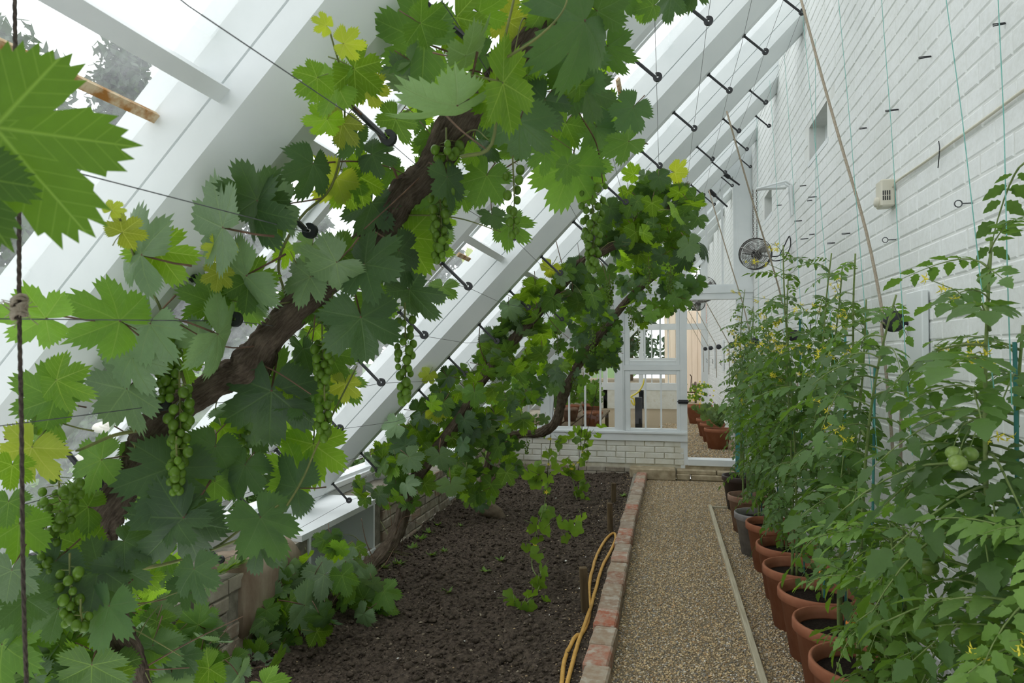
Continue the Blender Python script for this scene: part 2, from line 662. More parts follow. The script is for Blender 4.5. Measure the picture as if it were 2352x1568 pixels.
def pebbles(n, x0, x1, y0, y1, zf, rmin, rmax, pal, mat, name, seed, ico=False, bias=1.0, sub=.2):
    rg = np.random.default_rng(seed)
    if ico:
        p = (1 + 5 ** .5) / 2
        bv = np.array([(-1, p, 0), (1, p, 0), (-1, -p, 0), (1, -p, 0), (0, -1, p), (0, 1, p), (0, -1, -p), (0, 1, -p), (p, 0, -1), (p, 0, 1), (-p, 0, -1), (-p, 0, 1)]) / 1.9
        bf = np.array([(0, 11, 5), (0, 5, 1), (0, 1, 7), (0, 7, 10), (0, 10, 11), (1, 5, 9), (5, 11, 4), (11, 10, 2), (10, 7, 6), (7, 1, 8), (3, 9, 4), (3, 4, 2), (3, 2, 6), (3, 6, 8), (3, 8, 9), (4, 9, 5), (2, 4, 11), (6, 2, 10), (8, 6, 7), (9, 8, 1)])
    else:
        bv = np.array([(1, 0, 0), (0, 1, 0), (-1, 0, 0), (0, -1, 0), (0, 0, 1), (0, 0, -1)], float)
        bf = np.array([(0, 1, 4), (1, 2, 4), (2, 3, 4), (3, 0, 4), (1, 0, 5), (2, 1, 5), (3, 2, 5), (0, 3, 5)])
    nv = len(bv)
    y = y0 + (y1 - y0) * rg.random(n) ** bias
    x = x0 + (x1 - x0) * rg.random(n)
    r = rmin + (rmax - rmin) * rg.random(n) ** 2.2
    ang = rg.random(n) * 2 * pi
    sc = np.stack([1 + .5 * rg.random(n), .7 + .5 * rg.random(n), .5 + .35 * rg.random(n)], 1)
    V = bv[None] * sc[:, None, :] * (1 + .35 * (rg.random((n, nv, 1)) - .5)) * r[:, None, None]
    tz = rg.normal(0, .35, n)
    ct, st = np.cos(tz), np.sin(tz)
    vy = V[:, :, 1] * ct[:, None] - V[:, :, 2] * st[:, None]
    vz = V[:, :, 1] * st[:, None] + V[:, :, 2] * ct[:, None]
    ca, sa = np.cos(ang), np.sin(ang)
    X = V[:, :, 0] * ca[:, None] - vy * sa[:, None] + x[:, None]
    Y = V[:, :, 0] * sa[:, None] + vy * ca[:, None] + y[:, None]
    Z = vz + (zf(x, y) + r * sub)[:, None]
    P = np.stack([X, Y, Z], 2).reshape(-1, 3)
    Fc = (bf[None] + (np.arange(n) * nv)[:, None, None]).reshape(-1, 3)
    pal = np.array(pal)
    w = pal[:, 3] / pal[:, 3].sum()
    c = pal[rg.choice(len(pal), n, p=w), :3] * (.75 + .5 * rg.random((n, 1)))
    return np_mesh(name, P, Fc, mat, False, np.repeat(c, nv, 0))


GR = [(.60, .465, .27, 6), (.48, .355, .20, 5), (.34, .25, .145, 3), (.25, .225, .185, 2), (.56, .48, .35, 3), (.66, .62, .54, 1.2), (.29, .27, .24, 2), (.46, .29, .14, 1)]
flat = lambda x, y: np.zeros_like(x)
g = link('gravel_stones', pebbles(90000, -.25, XW - .005, 2.5, YE - .17, flat, .0032, .0082, GR, M['gravel_stone'], 'gravel_stones', 3, False, 1.25), floor)
g['kind'] = 'stuff'
g = link('gravel_stones', pebbles(9000, -.1, XW - .02, YE + .15, 13.5, lambda x, y: np.full_like(x, FLOOR2), .006, .014, GR, M['gravel_stone'], 'gravel_stones_beyond', 4, False, 1.4), floor_next)
g['kind'] = 'stuff'


# ---- dug soil of the vine border
def soil_z(x, y):
    z = .045 * noise.noise((x * 1.4, y * 1.1, 1)) + .030 * noise.noise((x * 6, y * 6, 7)) + .030 * abs(noise.noise((x * 17, y * 17, 2))) + .016 * abs(noise.noise((x * 43, y * 43, 5)))
    z += .02
    e = min(1.0, max(0.0, (-.37 - x) / .22))
    z = z * (.35 + .65 * e) + .02 * (1 - e)
    w = max(0.0, 1 - (x - XL) / .35)
    return z + .05 * w * w


xs = np.linspace(XL + .002, -.365, 150)
ys = 2.3 + (YE + .005 - 2.3) * np.linspace(0, 1, 430) ** 1.35
SV = np.zeros((len(ys), len(xs), 3))
for j, yy in enumerate(ys):
    for i, xx in enumerate(xs):
        SV[j, i] = (xx, yy, soil_z(xx, yy))
I, J = np.meshgrid(np.arange(len(xs) - 1), np.arange(len(ys) - 1))
a = (J * len(xs) + I).ravel()
soil = link('soil_bed', np_mesh('soil_bed', SV.reshape(-1, 3), np.stack([a, a + 1, a + len(xs) + 1, a + len(xs)], 1), M['soil_dark'], True))
tag(soil, 'dark crumbly dug soil of the vine border with clods', 'soil', None, 'stuff')
INV[soil.name] = Matrix.Identity(4)


def soil_grid(x, y):
    fi = np.clip((x - xs[0]) / (xs[1] - xs[0]), 0, len(xs) - 1).astype(int)
    fj = np.clip(np.searchsorted(ys, y), 0, len(ys) - 1)
    return SV[fj, fi, 2]


CL = [(.09, .07, .052, 6), (.055, .042, .032, 7), (.13, .10, .075, 4), (.18, .145, .105, 2), (.34, .29, .21, .3), (.7, .68, .64, .10)]
g = link('soil_clods', pebbles(16000, XL, -.40, 2.4, YE - .02, soil_grid, .0022, .011, CL, M['soil_clod'], 'soil_clods', 9, False, 1.3), soil)
g['kind'] = 'stuff'
g = link('large_clods', pebbles(7000, XL, -.45, 2.4, YE - .02, soil_grid, .005, .022, CL[:3], M['soil_dark'], 'large_clods', 19, True, 1.25, .0), soil)
g['kind'] = 'stuff'
for k, (n_, x0, x1) in enumerate(((3000, -.50, -.37), (1500, -.62, -.45), (900, -.80, -.55), (900, XL, -.7))):
    g = link('gritty_crumbs', pebbles(n_, x0, x1, 2.4, YE - .02, soil_grid, .0025, .007, GR[:4] + CL[:3] * 2, M['soil_clod'], 'gritty_crumbs', 12 + k, False, 1.3), soil)
    g['kind'] = 'stuff'

# ---- tall painted brick wall on the right
wall = struct('wall_right', 'tall white painted brick wall behind the tomato plants')
mb = MB()
ZN0, ZN1 = 2.90, 3.15
NICH = [(4.66, 5.21), (6.95, 7.44)]
mb.box(XW + .0035, XW + .35, YB, YF + .4, -.1, ZN0)
mb.box(XW + .0035, XW + .35, YB, YF + .4, ZN1, 4.35)
ye = [YB] + [q for n_ in NICH for q in n_] + [YF + .4]
for k in range(0, len(ye), 2):
    mb.box(XW + .0035, XW + .35, ye[k], ye[k + 1], ZN0, ZN1)
mb.build('mortar', M['white_mortar'], wall)
for y0, y1 in NICH:
    q = MB().box(XW + .11, XW + .34, y0, y1, ZN0, ZN1)
    q.box(XW - .003, XW + .10, y0 - .03, y1 + .03, ZN0 - .035, ZN0)
    q.build('niche_panel', M['white_paint'], wall)


def brick_mesh(L, Hh, dp, bev=.007, mat=None, name='brick'):
    """front face towards -X, chamfered; origin at the middle of the front"""
    l, h = L / 2, Hh / 2
    v = [(dp, -l, -h), (dp, l, -h), (dp, l, h), (dp, -l, h), (bev * .6, -l, -h), (bev * .6, l, -h), (bev * .6, l, h), (bev * .6, -l, h),
         (0, -l + bev, -h + bev), (0, l - bev, -h + bev), (0, l - bev, h - bev), (0, -l + bev, h - bev)]
    f = [(8, 11, 10, 9), (4, 7, 11, 8), (5, 9, 10, 6), (4, 8, 9, 5), (7, 6, 10, 11), (0, 3, 7, 4), (1, 5, 6, 2), (0, 4, 5, 1), (3, 2, 6, 7)]
    mb = MB()
    mb.add(v, f)
    return mb.mesh(name, mat) if mat else mb


PITCH_Z, PITCH_Y = .0777, .232
cells = []
rb = random.Random(5)
nz = int(4.2 / PITCH_Z)
for j in range(nz):
    zc_ = (j + .5) * PITCH_Z
    y = .6 + (j % 2) * PITCH_Y / 2 + rb.uniform(-.02, .02)
    while y < YF:
        L = .222 + rb.uniform(-.006, .004)
        if j % 4 == 3:
            L = .108
        yc = y + L / 2
        y += L + .005
        if yc > YE - .1 and yc < YE + .15:
            continue
        if ZN0 - .06 < zc_ < ZN1 + .03 and any(a_ - L / 2 - .01 < yc < b_ + L / 2 + .01 for a_, b_ in NICH):
            continue
        cells.append((yc, zc_, L, rb.uniform(-.0015, .0015), rb.uniform(-.006, .006)))


def seen_size(c):
    px, py, z = project(Vector((XW, c[0], c[1])))
    if z < .2 or not (-30 < px < 2400 and -30 < py < 1600):
        return 0
    if py > 700 + (px - 1700) * .02:      # behind the tomato plants
        return .001
    return c[2] / z / z


cells.sort(key=seen_size, reverse=True)
bm_s = brick_mesh(.222, .0725, .02, .006, M['white_brick_paint'])
bm_h = brick_mesh(.108, .0725, .02, .006, M['white_brick_paint'])
for yc, zc_, L, px_, tl_ in cells[:300]:
    o = link('brick', bm_h if L < .15 else bm_s, wall)
    o.location = (XW + px_, yc, zc_)
    o.rotation_euler = (0, tl_, tl_ * .5)
mb = MB()
for yc, zc_, L, px_, tl_ in cells[300:]:
    q = brick_mesh(L, .0725, .02, .006)
    mb.add([(v_[0] + XW + px_, v_[1] + yc, v_[2] + zc_) for v_ in q.v], q.f)
g = mb.build('brick_courses', M['white_brick_paint'], wall)
g['kind'] = 'stuff'

# ---- low brick wall under the eaves on the left
wl = struct('wall_left', 'low old brick wall under the foot of the sloping roof')
VENTS = [(3.52, 4.42), (6.1, 7.0), (1.0, 1.9)]
TOPL = .47
mb = MB()
ye = sorted([YB] + [q for n_ in VENTS for q in n_] + [YE])
for k in range(0, len(ye), 2):
    mb.box(-2.44, XL - .012, ye[k], ye[k + 1], -.1, TOPL - .02)
for y0, y1 in VENTS:
    mb.box(-2.44, XL - .012, y0, y1, -.1, .14)
mb.build('mortar', M['old_mortar'], wl)
ob = brick_mesh(.222, .066, .03, .006, M['old_wall_brick'])
oh = brick_mesh(.106, .066, .03, .006, M['old_wall_brick'])
for j in range(6):
    z = .038 + j * .0755
    y = 2.45 + (j % 2) * .115
    while y < YE - .02:
        L = .222 if rb.random() > .3 else .106
        yc = y + L / 2
        y += L + .01
        if any(a_ - L / 2 < yc < b_ + L / 2 for a_, b_ in VENTS) and z > .12:
            continue
        if 2.86 < yc < 3.42 and z > .14:
            continue
        o = link('brick', ob if L > .15 else oh, wl)
        o.location = (XL + rb.uniform(-.006, .008), yc, z)
        o.rotation_euler = (0, rb.uniform(-.03, .03), pi + rb.uniform(-.03, .03))
# stone slab let into the wall
mb = MB()
rings = []
for k in range(9):
    yy = 2.88 + .53 * k / 8
    bulge = .02 * sin(pi * k / 8)
    top = .50 + .015 * sin(k * 1.3) - .04 * (k in (0, 8))
    rings.append([(XL - .2, yy, .14), (XL + .012 + bulge, yy, .14), (XL + .018 + bulge, yy, .25), (XL + .014 + bulge, yy, .4), (XL + bulge, yy, top - .03), (XL - .03, yy, top), (XL - .2, yy, top)])
mb.loft(rings)
mb.build('stone_slab', M['rough_stone'], wl, True)
# white timber sill, fascia and the lined vent openings
sill = MB()
sill.box(-2.40, XL + .0, 3.44, 4.5, TOPL - .02, TOPL + .015)
sill.box(-2.40, XL + .0, 6.05, 7.05, TOPL - .02, TOPL + .015)
sill.build('sill_board', M['white_paint'], wl)
MB().box(-2.53, -2.40, YB, YE, .30, .58).build('eaves_plate', M['white_paint'], wl)
MB().box(-2.40, -2.37, YB, YE, .52, .555).build('eaves_bead', M['white_trim'], wl)
for y0, y1 in VENTS[:2]:
    q = MB()
    q.box(-2.40, XL - .001, y0, y0 + .025, .13, .45)
    q.box(-2.40, XL - .001, y1 - .025, y1, .13, .45)
    q.box(-2.40, XL + .008, y0, y1, .12, .145)
    q.box(-2.42, -2.385, y0, y1, .12, .26)
    q.box(-2.42, -2.385, y0, y1, .40, .45)
    q.build('vent_lining', M['white_paint'], wl)
    MB().box(-2.41, -2.40, y0 + .02, y1 - .02, .25, .41).build('vent_pane', M['dusty_hazy_glass'], wl)

# ---- glazed lean-to roof
roof = struct('ceiling', 'sloping roof of white timber rafters and glass')


def rafter_prof(k=0):
    return [(-.145, 1.24), (-.145, 1.094), (-.135, 1.091), (-.145, 1.088), (-.145, 1.022), (-.045, D_BASE), (.022, D_BASE), (.10, 1.01), (.10, 1.24)]


def rafter(Yk, name='rafter'):
    rings = []
    for Xe in (-2.47, XW + .02):
        rings.append([RP(u_at_x(Xe, d), Yk + y, d) for y, d in rafter_prof()])
    mb = MB()
    mb.loft(rings)
    return mb.build(name, M['white_paint'], roof)


for Yk in RAFT:
    rafter(Yk)
for Yk in RAFT2:
    rafter(Yk)
# gable rafters either side of the partition
for Yk in (YE + .06, YF):
    mb = MB()
    mb.loft([[RP(u_at_x(Xe, d), Yk + y, d) for y, d in ((-.05, 1.24), (-.05, .90), (.09, .90), (.09, 1.24))] for Xe in (-2.47, XW + .02)])
    mb.build('gable_rafter', M['white_paint'], roof)


def ubox(mb, u0, u1, y0, y1, d0, d1, m=0):
    c = RP((u0 + u1) / 2, (y0 + y1) / 2, (d0 + d1) / 2)
    return mb.obox(c, EU * (u1 - u0) / 2, Vector((0, (y1 - y0) / 2, 0)), NR * (d1 - d0) / 2, m)


UB, UT = u_at_x(-2.47, D_GLASS), u_at_x(XW, D_GLASS)
bays = [(RAFT[i], RAFT[i + 1]) for i in range(len(RAFT) - 1)] + [(RAFT[-1], YE + .15)]
bays2 = [(YE + .15, RAFT2[0])] + [(RAFT2[i], RAFT2[i + 1]) for i in range(len(RAFT2) - 1)] + [(RAFT2[-1], YF)]
U_PURLIN = -.24
for bi, (ya, yb) in enumerate(bays + bays2):
    y0, y1 = ya + .09, yb - .135
    if y1 - y0 < .3:
        continue
    ym = (y0 + y1) / 2
    mb = MB()
    ubox(mb, UB, UT, ym - .02, ym + .02, 1.135, 1.21)
    ubox(mb, UB, UT, ym - .032, ym + .032, 1.165, 1.176)
    mb.build('glazing_bar', M['white_trim'], roof)
    npane = 7 if bi < len(bays) else 2
    for ca, cb in ((y0, ym), (ym, y1)):
        for k in range(npane):
            ua = UB + (UT - UB) * k / npane
            ub = UB + (UT - UB) * (k + 1) / npane + (.03 if k < npane - 1 else 0)
            q = MB()
            q.add([RP(ua, ca, D_GLASS + .006), RP(ua, cb, D_GLASS + .006), RP(ub, cb, D_GLASS), RP(ub, ca, D_GLASS)], [(0, 1, 2, 3)])
            q.build('pane', M['dusty_hazy_glass'], roof)
    # cross bar tying the rafters together
    if bi < len(bays):
        mb = MB()
        ubox(mb, U_PURLIN - .019, U_PURLIN + .019, ya + .06, yb - .12, 1.066, 1.078)
        ubox(mb, U_PURLIN - .006, U_PURLIN + .007, ya + .06, yb - .12, 1.077, 1.16)
        mb.build('cross_bar', M['lead_grey'] if False else M['white_trim'], roof)
    # putty and grime along the edge of the glass
    if 2 <= bi < 5:
        mb = MB()
        for k in range(46):
            uu = UB + (UT - UB) * (k + rb.random() * .7) / 46
            w_ = rb.uniform(.02, .10)
            ubox(mb, uu, uu + w_, y1 - rb.uniform(.002, .007), y1 + .002, D_GLASS - rb.uniform(.008, .02), D_GLASS - .001)
        g = mb.build('grime', M['dirt_line'], roof)
        g['kind'] = 'stuff'
# rusted glazing lap in the nearest bay
pa, pb = onRoof(80, 141, D_GLASS - .01), onRoof(366, 276, D_GLASS - .01)
ul = ((pa + pb) / 2 - CAM).dot(EU)
mb = MB()
ubox(mb, ul - .011, ul + .011, RAFT[2] + .09, RAFT[3] - .135, D_GLASS - .016, D_GLASS - .002)
mb.build('glazing_lap', M['rusted_bar'], roof)
for px, py, bi in ((1262, 416, 4), (1470, 210, 4), (1422, 200, 4), (1065, 590, 4)):
    pu = (onRoof(px, py, D_GLASS - .006) - CAM)
    mb = MB()
    ubox(mb, pu.dot(EU) - .012, pu.dot(EU) + .012, pu.y - .11, pu.y + .11, D_GLASS - .012, D_GLASS - .002)
    mb.build('glazing_lap', M['rusted_bar'], roof)
MB().box(XW - .02, XW + .35, YB, YF + .4, 4.30, 4.5).build('wall_plate', M['white_paint'], roof)

# ---- end of the house behind the viewer
wb_ = struct('wall_back', 'white end wall behind the viewpoint')
mb = MB()
mb.box(-2.5, XW, YB - .12, YB, -.1, .6)
mb.add([(-2.5, YB - .06, .6), (XW, YB - .06, .6), (XW, YB - .06, 4.2), (-2.5, YB - .06, .62)], [(0, 1, 2, 3)])
mb.build('panel', M['white_paint'], wb_)

# ---- glazed partition at the end
we = struct('wall_end', 'white glazed timber partition on a low painted brick base')
ex = lambda x, y=850: onY(x, y, YE).x
ez = lambda y, x=1500: onY(x, y, YE).z
DX0, DX1 = ex(1578), ex(1694)
Z_SILL1, Z_SILL0 = ez(990), ez(1012)
Z_DT = ez(690)
Z_BT = ez(663)
ZR = lambda X: roof_z(X, .93)


def vbar(mb, x0, x1, z0, y0, y1, top=None, m=0):
    """upright cut to the roof slope"""
    ta, tb = (ZR(x0), ZR(x1)) if top is None else (min(top, ZR(x0)), min(top, ZR(x1)))
    if tb <= z0:
        return
    ta = max(ta, z0)
    v = [(x0, y0, z0), (x1, y0, z0), (x1, y1, z0), (x0, y1, z0), (x0, y0, ta), (x1, y0, tb), (x1, y1, tb), (x0, y1, ta)]
    mb.add(v, [(0, 3, 2, 1), (4, 5, 6, 7), (0, 1, 5, 4), (2, 3, 7, 6), (0, 4, 7, 3), (1, 2, 6, 5)], m)


for x0, x1, z0, top in ((ex(1562), DX0, .12, None), (ex(1412), ex(1434), Z_SILL0, None), (DX1, XW, .05, None), (ex(1246), ex(1262), Z_SILL0, None), (-2.06, -1.98, .3, None)):
    mb = MB()
    vbar(mb, x0, x1, z0, YE, YE + .1)
    if x1 - x0 > .1:
        vbar(mb, x0 + .02, x1 - .02, z0, YE - .008, YE + .01)
    mb.build('post', M['white_paint'], we)
mb = MB()
mb.box(-1.99, DX0, YE - .02, YE + .11, Z_SILL0, Z_SILL1)
mb.box(-1.99, DX0 - .03, YE - .035, YE, Z_SILL1 - .03, Z_SILL1 - .008)
mb.build('sill_rail', M['white_paint'], we)
xb0 = -.50
mb = MB()
mb.box(xb0, XW, YE - .012, YE + .1, Z_DT, Z_BT)
mb.box(xb0, XW, YE - .026, YE, Z_DT + .075, Z_BT + .012)
mb.build('transom_beam', M['white_paint'], we)
mb = MB()
mb.box(ex(1434), ex(1562), YE + .002, YE + .09, ez(850), ez(838))
mb.build('middle_rail', M['white_paint'], we)


def sash(name, label, x0, x1, z0, z1, px0, px1, pz0, pz1, bars, clip=False):
    w = struct(name, label)
    mb = MB()
    if not clip:
        mb.bevbox(x0, px0, YE + .012, YE + .065, z0, z1, .004)
        mb.bevbox(px1, x1, YE + .012, YE + .065, z0, z1, .004)
        mb.bevbox(px0, px1, YE + .012, YE + .065, z0, pz0, .004)
        mb.bevbox(px0, px1, YE + .012, YE + .065, pz1, z1, .004)
    else:
        vbar(mb, x0, px0, z0, YE + .012, YE + .065, z1)
        vbar(mb, px1, x1, z0, YE + .012, YE + .065, z1)
        mb.box(px0, px1, YE + .012, YE + .065, z0, pz0)
    mb.build('frame', M['white_paint'], w)
    edges = [px0] + bars + [px1]
    for b_ in bars:
        q = MB()
        vbar(q, b_ - .011, b_ + .011, pz0 - .005, YE + .018, YE + .058, pz1 + .004)
        q.build('glazing_bar', M['white_trim'], w)
    for a_, b_ in zip(edges[:-1], edges[1:]):
        ta, tb = min(pz1, ZR(a_)), min(pz1, ZR(b_))
        if tb <= pz0:
            continue
        q = MB()
        q.add([(a_, YE + .04, pz0), (b_, YE + .04, pz0), (b_, YE + .04, tb), (a_, YE + .04, max(ta, pz0))], [(0, 1, 2, 3)])
        q.build('pane', M['clear_glass'], w)
    return w


sash('window_1', 'upper white sash of the partition beside the doorway', ex(1434), ex(1562), ez(838), Z_DT, ex(1446), ex(1553), ez(827), ez(704), [ex(1481), ex(1517)])
sash('window_2', 'lower white sash of the partition beside the doorway', ex(1434), ex(1562), Z_SILL1, ez(850), ex(1447), ex(1554), ez(984), ez(860), [ex(1482), ex(1518)])
sash('window_3', 'white glazed panel of the partition behind the drooping vine stem', ex(1262), ex(1412), Z_SILL1, 3.0, ex(1270), ex(1411), ez(984), 3.0, [ex(1306), ex(1343), ex(1378)], True)
sash('window_4', 'white glazed panel of the partition beside the low wall', -1.98, ex(1246), Z_SILL1, 3.0, -1.93, ex(1240), ez(984), 3.0, [-1.7, -1.5], True)
sash('window_5', 'tall white gable glazing above the doorway', xb0, DX1, Z_BT, 4.5, xb0 + .05, DX1 - .03, Z_BT + .035, 4.5, [ex(1585, 600), ex(1623, 600), ex(1660, 600)], True)
# brick base
cb = brick_mesh(.225, .068, .03, .007, M['cream_brick_paint'])
ch = brick_mesh(.110, .068, .03, .007, M['cream_brick_paint'])
zb0 = ez(1066)
npc = 4
pc = (Z_SILL0 - zb0) / npc
MB().box(-2.0, DX0 - .02, YE + .012, YE + .2, 0, Z_SILL0).build('mortar', M['damp_mortar'], we)
for j in range(npc):
    x = -1.99 + (j % 2) * .115
    while x < DX0 - .05:
        L = .225 if rb.random() > .2 else .110
        if x + L > DX0 - .02:
            L = .110
        o = link('brick', cb if L > .15 else ch, we)
        o.location = (x + L / 2, YE - .001 + rb.uniform(-.005, .004), zb0 + (j + .5) * pc)
        o.rotation_euler = (rb.uniform(-.012, .012), 0, pi / 2 + rb.uniform(-.012, .012))
        x += L + .009
# dark bricks below ground line of the bed
db = brick_mesh(.225, .055, .03, .006, M['old_wall_brick'])
for j in range(2):
    x = -1.99 + (j % 2) * .11
    while x < -.42:
        o = link('brick', db, we)
        o.location = (x + .11, YE - .03 + rb.uniform(-.006, .004), .03 + j * .058)
        o.rotation_euler = (0, 0, pi / 2 + rb.uniform(-.012, .012))
        x += .234
# stone kerb and step under the doorway
for k, (x0, x1, y0, z1) in enumerate(((-.42, .13, YE - .19, .135), (.13, .30, YE - .13, .075), (.135, .60, YE - .11, .125), (.30, .74, YE - .13, .07), (.60, 1.03, YE - .11, .12), (.74, 1.03, YE - .14, .068))):
    mb = MB()
    mb.bevbox(x0 + .004, x1 - .004, y0, YE + .1, (.0 if z1 < .1 or k == 0 else .066), z1, .012)
    mb.build('kerb_block', M['kerb_stone'], we)
MB().bevbox(DX0, DX1, YE - .05, YE + .12, .165, ez(1050), .006).build('threshold', M['white_paint'], we)
MB().box(DX0 - .03, DX1 + .05, YE - .03, YE + .12, .11, .165).build('threshold_base', M['kerb_stone'], we)
la = thing('door_latch', 'black iron sliding bolt on the doorway post', 'latch', (ex(1568), YE, ez(922)))
MB().bevbox(ex(1557), ex(1580), YE - .02, YE - .002, ez(926), ez(917), .003).build('bolt_plate', M['black_iron'], la)
MB().tube([(ex(1555), YE - .026, ez(921)), (ex(1582), YE - .026, ez(921))], .008, 8).build('bolt', M['black_iron'], la)

# ---- far end of the next room: a doorway and windows on to the yard
wf = struct('wall_far', 'white far end wall with windows and an open doorway')
fx = lambda x, y=850: onY(x, y, YF).x
fz = lambda y, x=1560: onY(x, y, YF).z
mb = MB()
FD0, FD1 = fx(1578), fx(1611)
mb.box(fx(1500), FD0 - .05, YF, YF + .1, .0, .62)
mb.build('brick_base', M['cream_brick_paint'], wf)
MB().box(-2, fx(1500), YF, YF + .1, .0, .62).build('brick_base', M['cream_brick_paint'], wf)
mb = MB()
for x0, x1 in ((FD0 - .14, FD0), (FD1, FD1 + .12), (-.62, -.5), (-1.5, -1.4), (-2.0, -1.9)):
    vbar(mb, x0, x1, .1, YF, YF + .1)
mb.build('post', M['white_paint'], wf)
mb = MB()
mb.box(-.7, XW, YF - .01, YF + .1, fz(757), fz(743))
mb.box(-2, FD0, YF - .01, YF + .1, .62, .80)
mb.box(-1.2, FD0, YF - .01, YF + .1, 1.30, 1.42)
mb.build('rail', M['white_paint'], wf)
mb = MB()
for xx in (-1.65, -1.15, -.85, -.3, -.1, .1, .3):
    vbar(mb, xx - .014, xx + .014, .7, YF + .02, YF + .06)
for xx in (.55, .8):
    vbar(mb, xx - .014, xx + .014, fz(743), YF + .02, YF + .06)
mb.build('glazing_bar', M['white_trim'], wf)
MB().box(FD1 + .12, XW, YF, YF + .1, .1, fz(757)).build('panel', M['white_paint'], wf)
q = MB()
q.add([(-2, YF + .05, .7), (FD0 - .1, YF + .05, .7), (FD0 - .1, YF + .05, ZR(FD0)), (-2, YF + .05, ZR(-2))], [(0, 1, 2, 3)])
q.build('pane', M['clear_glass'], wf)
# low wall of the next room
w2 = struct('wall_left_beyond', 'low wall and sill of the room beyond the partition')
MB().box(-2.44, XL, YE + .1, YF, -.1, .50).build('base', M['old_wall_brick'], w2)
MB().box(-2.53, -2.38, YE + .1, YF, .48, .6).build('eaves_plate', M['white_paint'], w2)
# ================================================================ FITTINGS
# ---- iron hook rods under the rafters, and the vine wires they carry
S_HOOK, U0 = .285, 1.923
mb = MB()
ROD = D_BASE - D_END
mb.tube([(0, 0, .0), (0, 0, -ROD + .012)], [.0072, .0068], 8)
mb.tube([(0, 0, .002), (0, 0, -.006)], [.013, .012], 8)
# C-shaped eye at the tip, open at one side, lying in the plane of the rafter
ri_, ro_ = .005, .0185
ring_ = []
for k in range(17):
    a_ = -pi * .36 + 2 * pi * .93 * k / 16 + pi * .9
    ring_.append([(ro_ * cos(a_) + .006, -.006, ro_ * sin(a_) - ROD), (ro_ * cos(a_) + .006, .006, ro_ * sin(a_) - ROD), (ri_ * cos(a_) + .006, .006, ri_ * sin(a_) - ROD), (ri_ * cos(a_) + .006, -.006, ri_ * sin(a_) - ROD)])
mb.loft(ring_)
hook_me = mb.mesh('iron_hook', M['black_iron'], False)
HROT = Matrix(((EU.x, 0, NR.x), (EU.y, 1, NR.y), (EU.z, 0, NR.z))).to_4x4()
ORD = {0: 'first', 1: 'second', 2: 'third', 3: 'fourth', 4: 'fifth', 5: 'sixth', 6: 'seventh'}
JR = {3: (5, 13), 4: (2, 14), 5: (0, 15), 6: (0, 8), 7: (-1, 6), 8: (-1, 5)}
for ri, (j0, j1) in JR.items():
    for j in range(j0, j1 + 1):
        o = link('iron_hook', hook_me)
        o.matrix_world = Matrix.Translation(RP(U0 - S_HOOK * j, RAFT[ri], D_BASE)) @ HROT
        tag(o, 'black iron hook rod under the %s white rafter from the glazed partition' % ORD[8 - ri], 'hook', 'iron hooks under the %s rafter from the partition' % ORD[8 - ri])
for j in range(0, 16):
    pts = []
    for k in range(len(RAFT)):
        a_ = RP(U0 - S_HOOK * j, RAFT[k], D_END)
        pts.append(a_)
        if k < len(RAFT) - 1:
            b_ = RP(U0 - S_HOOK * j, (RAFT[k] + RAFT[k + 1]) / 2, D_END)
            pts.append(b_ + Vector((0, 0, -.012 - .02 * random.random())))
    pts.append(RP(U0 - S_HOOK * j, YE, D_END))
    o = MB().tube(pts[3:], .0011, 5).build('vine_wire', M['wire_steel'])
    tag(o, 'thin grey vine wire running along the hook rods under the roof', 'wire', 'vine wires under the roof')

# ---- brick edging of the path
ed = thing('brick_edging', 'single row of worn red and buff bricks edging the gravel path', 'edging', (-.31, 5, 0))
eb = MB().bevbox(-.059, .059, -.107, .107, -.09, 0, .009).mesh('brick', M['edging_brick_clay'], False)
y = 2.2
while y < YE - .28:
    o = link('brick', eb, ed)
    o.location = (-.312 + random.uniform(-.006, .006) + .055 * max(0, (y - 6) / 2.4), y + .107, .092 + random.uniform(-.006, .006))
    o.rotation_euler = (random.uniform(-.02, .02), random.uniform(-.03, .03), random.uniform(-.03, .03) - .02)
    y += .2235
y = 2.2
lb = MB().box(-.054, .05, 2.2, YE - .2, -.02, .075).v
mb = MB()
mb.add([(-.312 + v_[0], v_[1], v_[2]) for v_ in lb], [(0, 2, 3, 1), (4, 5, 7, 6), (0, 1, 5, 4), (2, 6, 7, 3), (0, 4, 6, 2), (1, 3, 7, 5)])
mb.build('mortar_bed', M['old_mortar'], ed)

# ---- timber strip holding back the gravel under the pots
bd = thing('timber_strip', 'long pale weathered timber strip lying on the gravel beside the pots', 'timber', (.43, 4.5, 0))
MB().bevbox(.413, .445, 2.4, 6.86, -.01, .034, .004).build('strip', M['weathered_timber'], bd)
MB().bevbox(.445, .66, 6.835, 6.86, -.01, .022, .004).build('end_strip', M['weathered_timber'], bd)

# ---- stakes in the bed
for (bx_, by_, h_, lab, lean) in ((-.447, 5.64, .27, 'square brown wooden stake standing beside the hose loop', .02), (-.50, 6.72, .23, 'square brown wooden stake farthest along the brick edging', -.03), (-.45, 3.86, .29, 'square brown wooden stake with pale sawn top beside the crossing hoses', .05)):
    o = MB().bevbox(-.022, .022, -.018, .018, -.15, h_, .004).build('wooden_stake', M['stake_wood'])
    o.location = (bx_, by_, 0)
    o.rotation_euler = (lean, -lean, .3)
    tag(o, lab, 'stake')

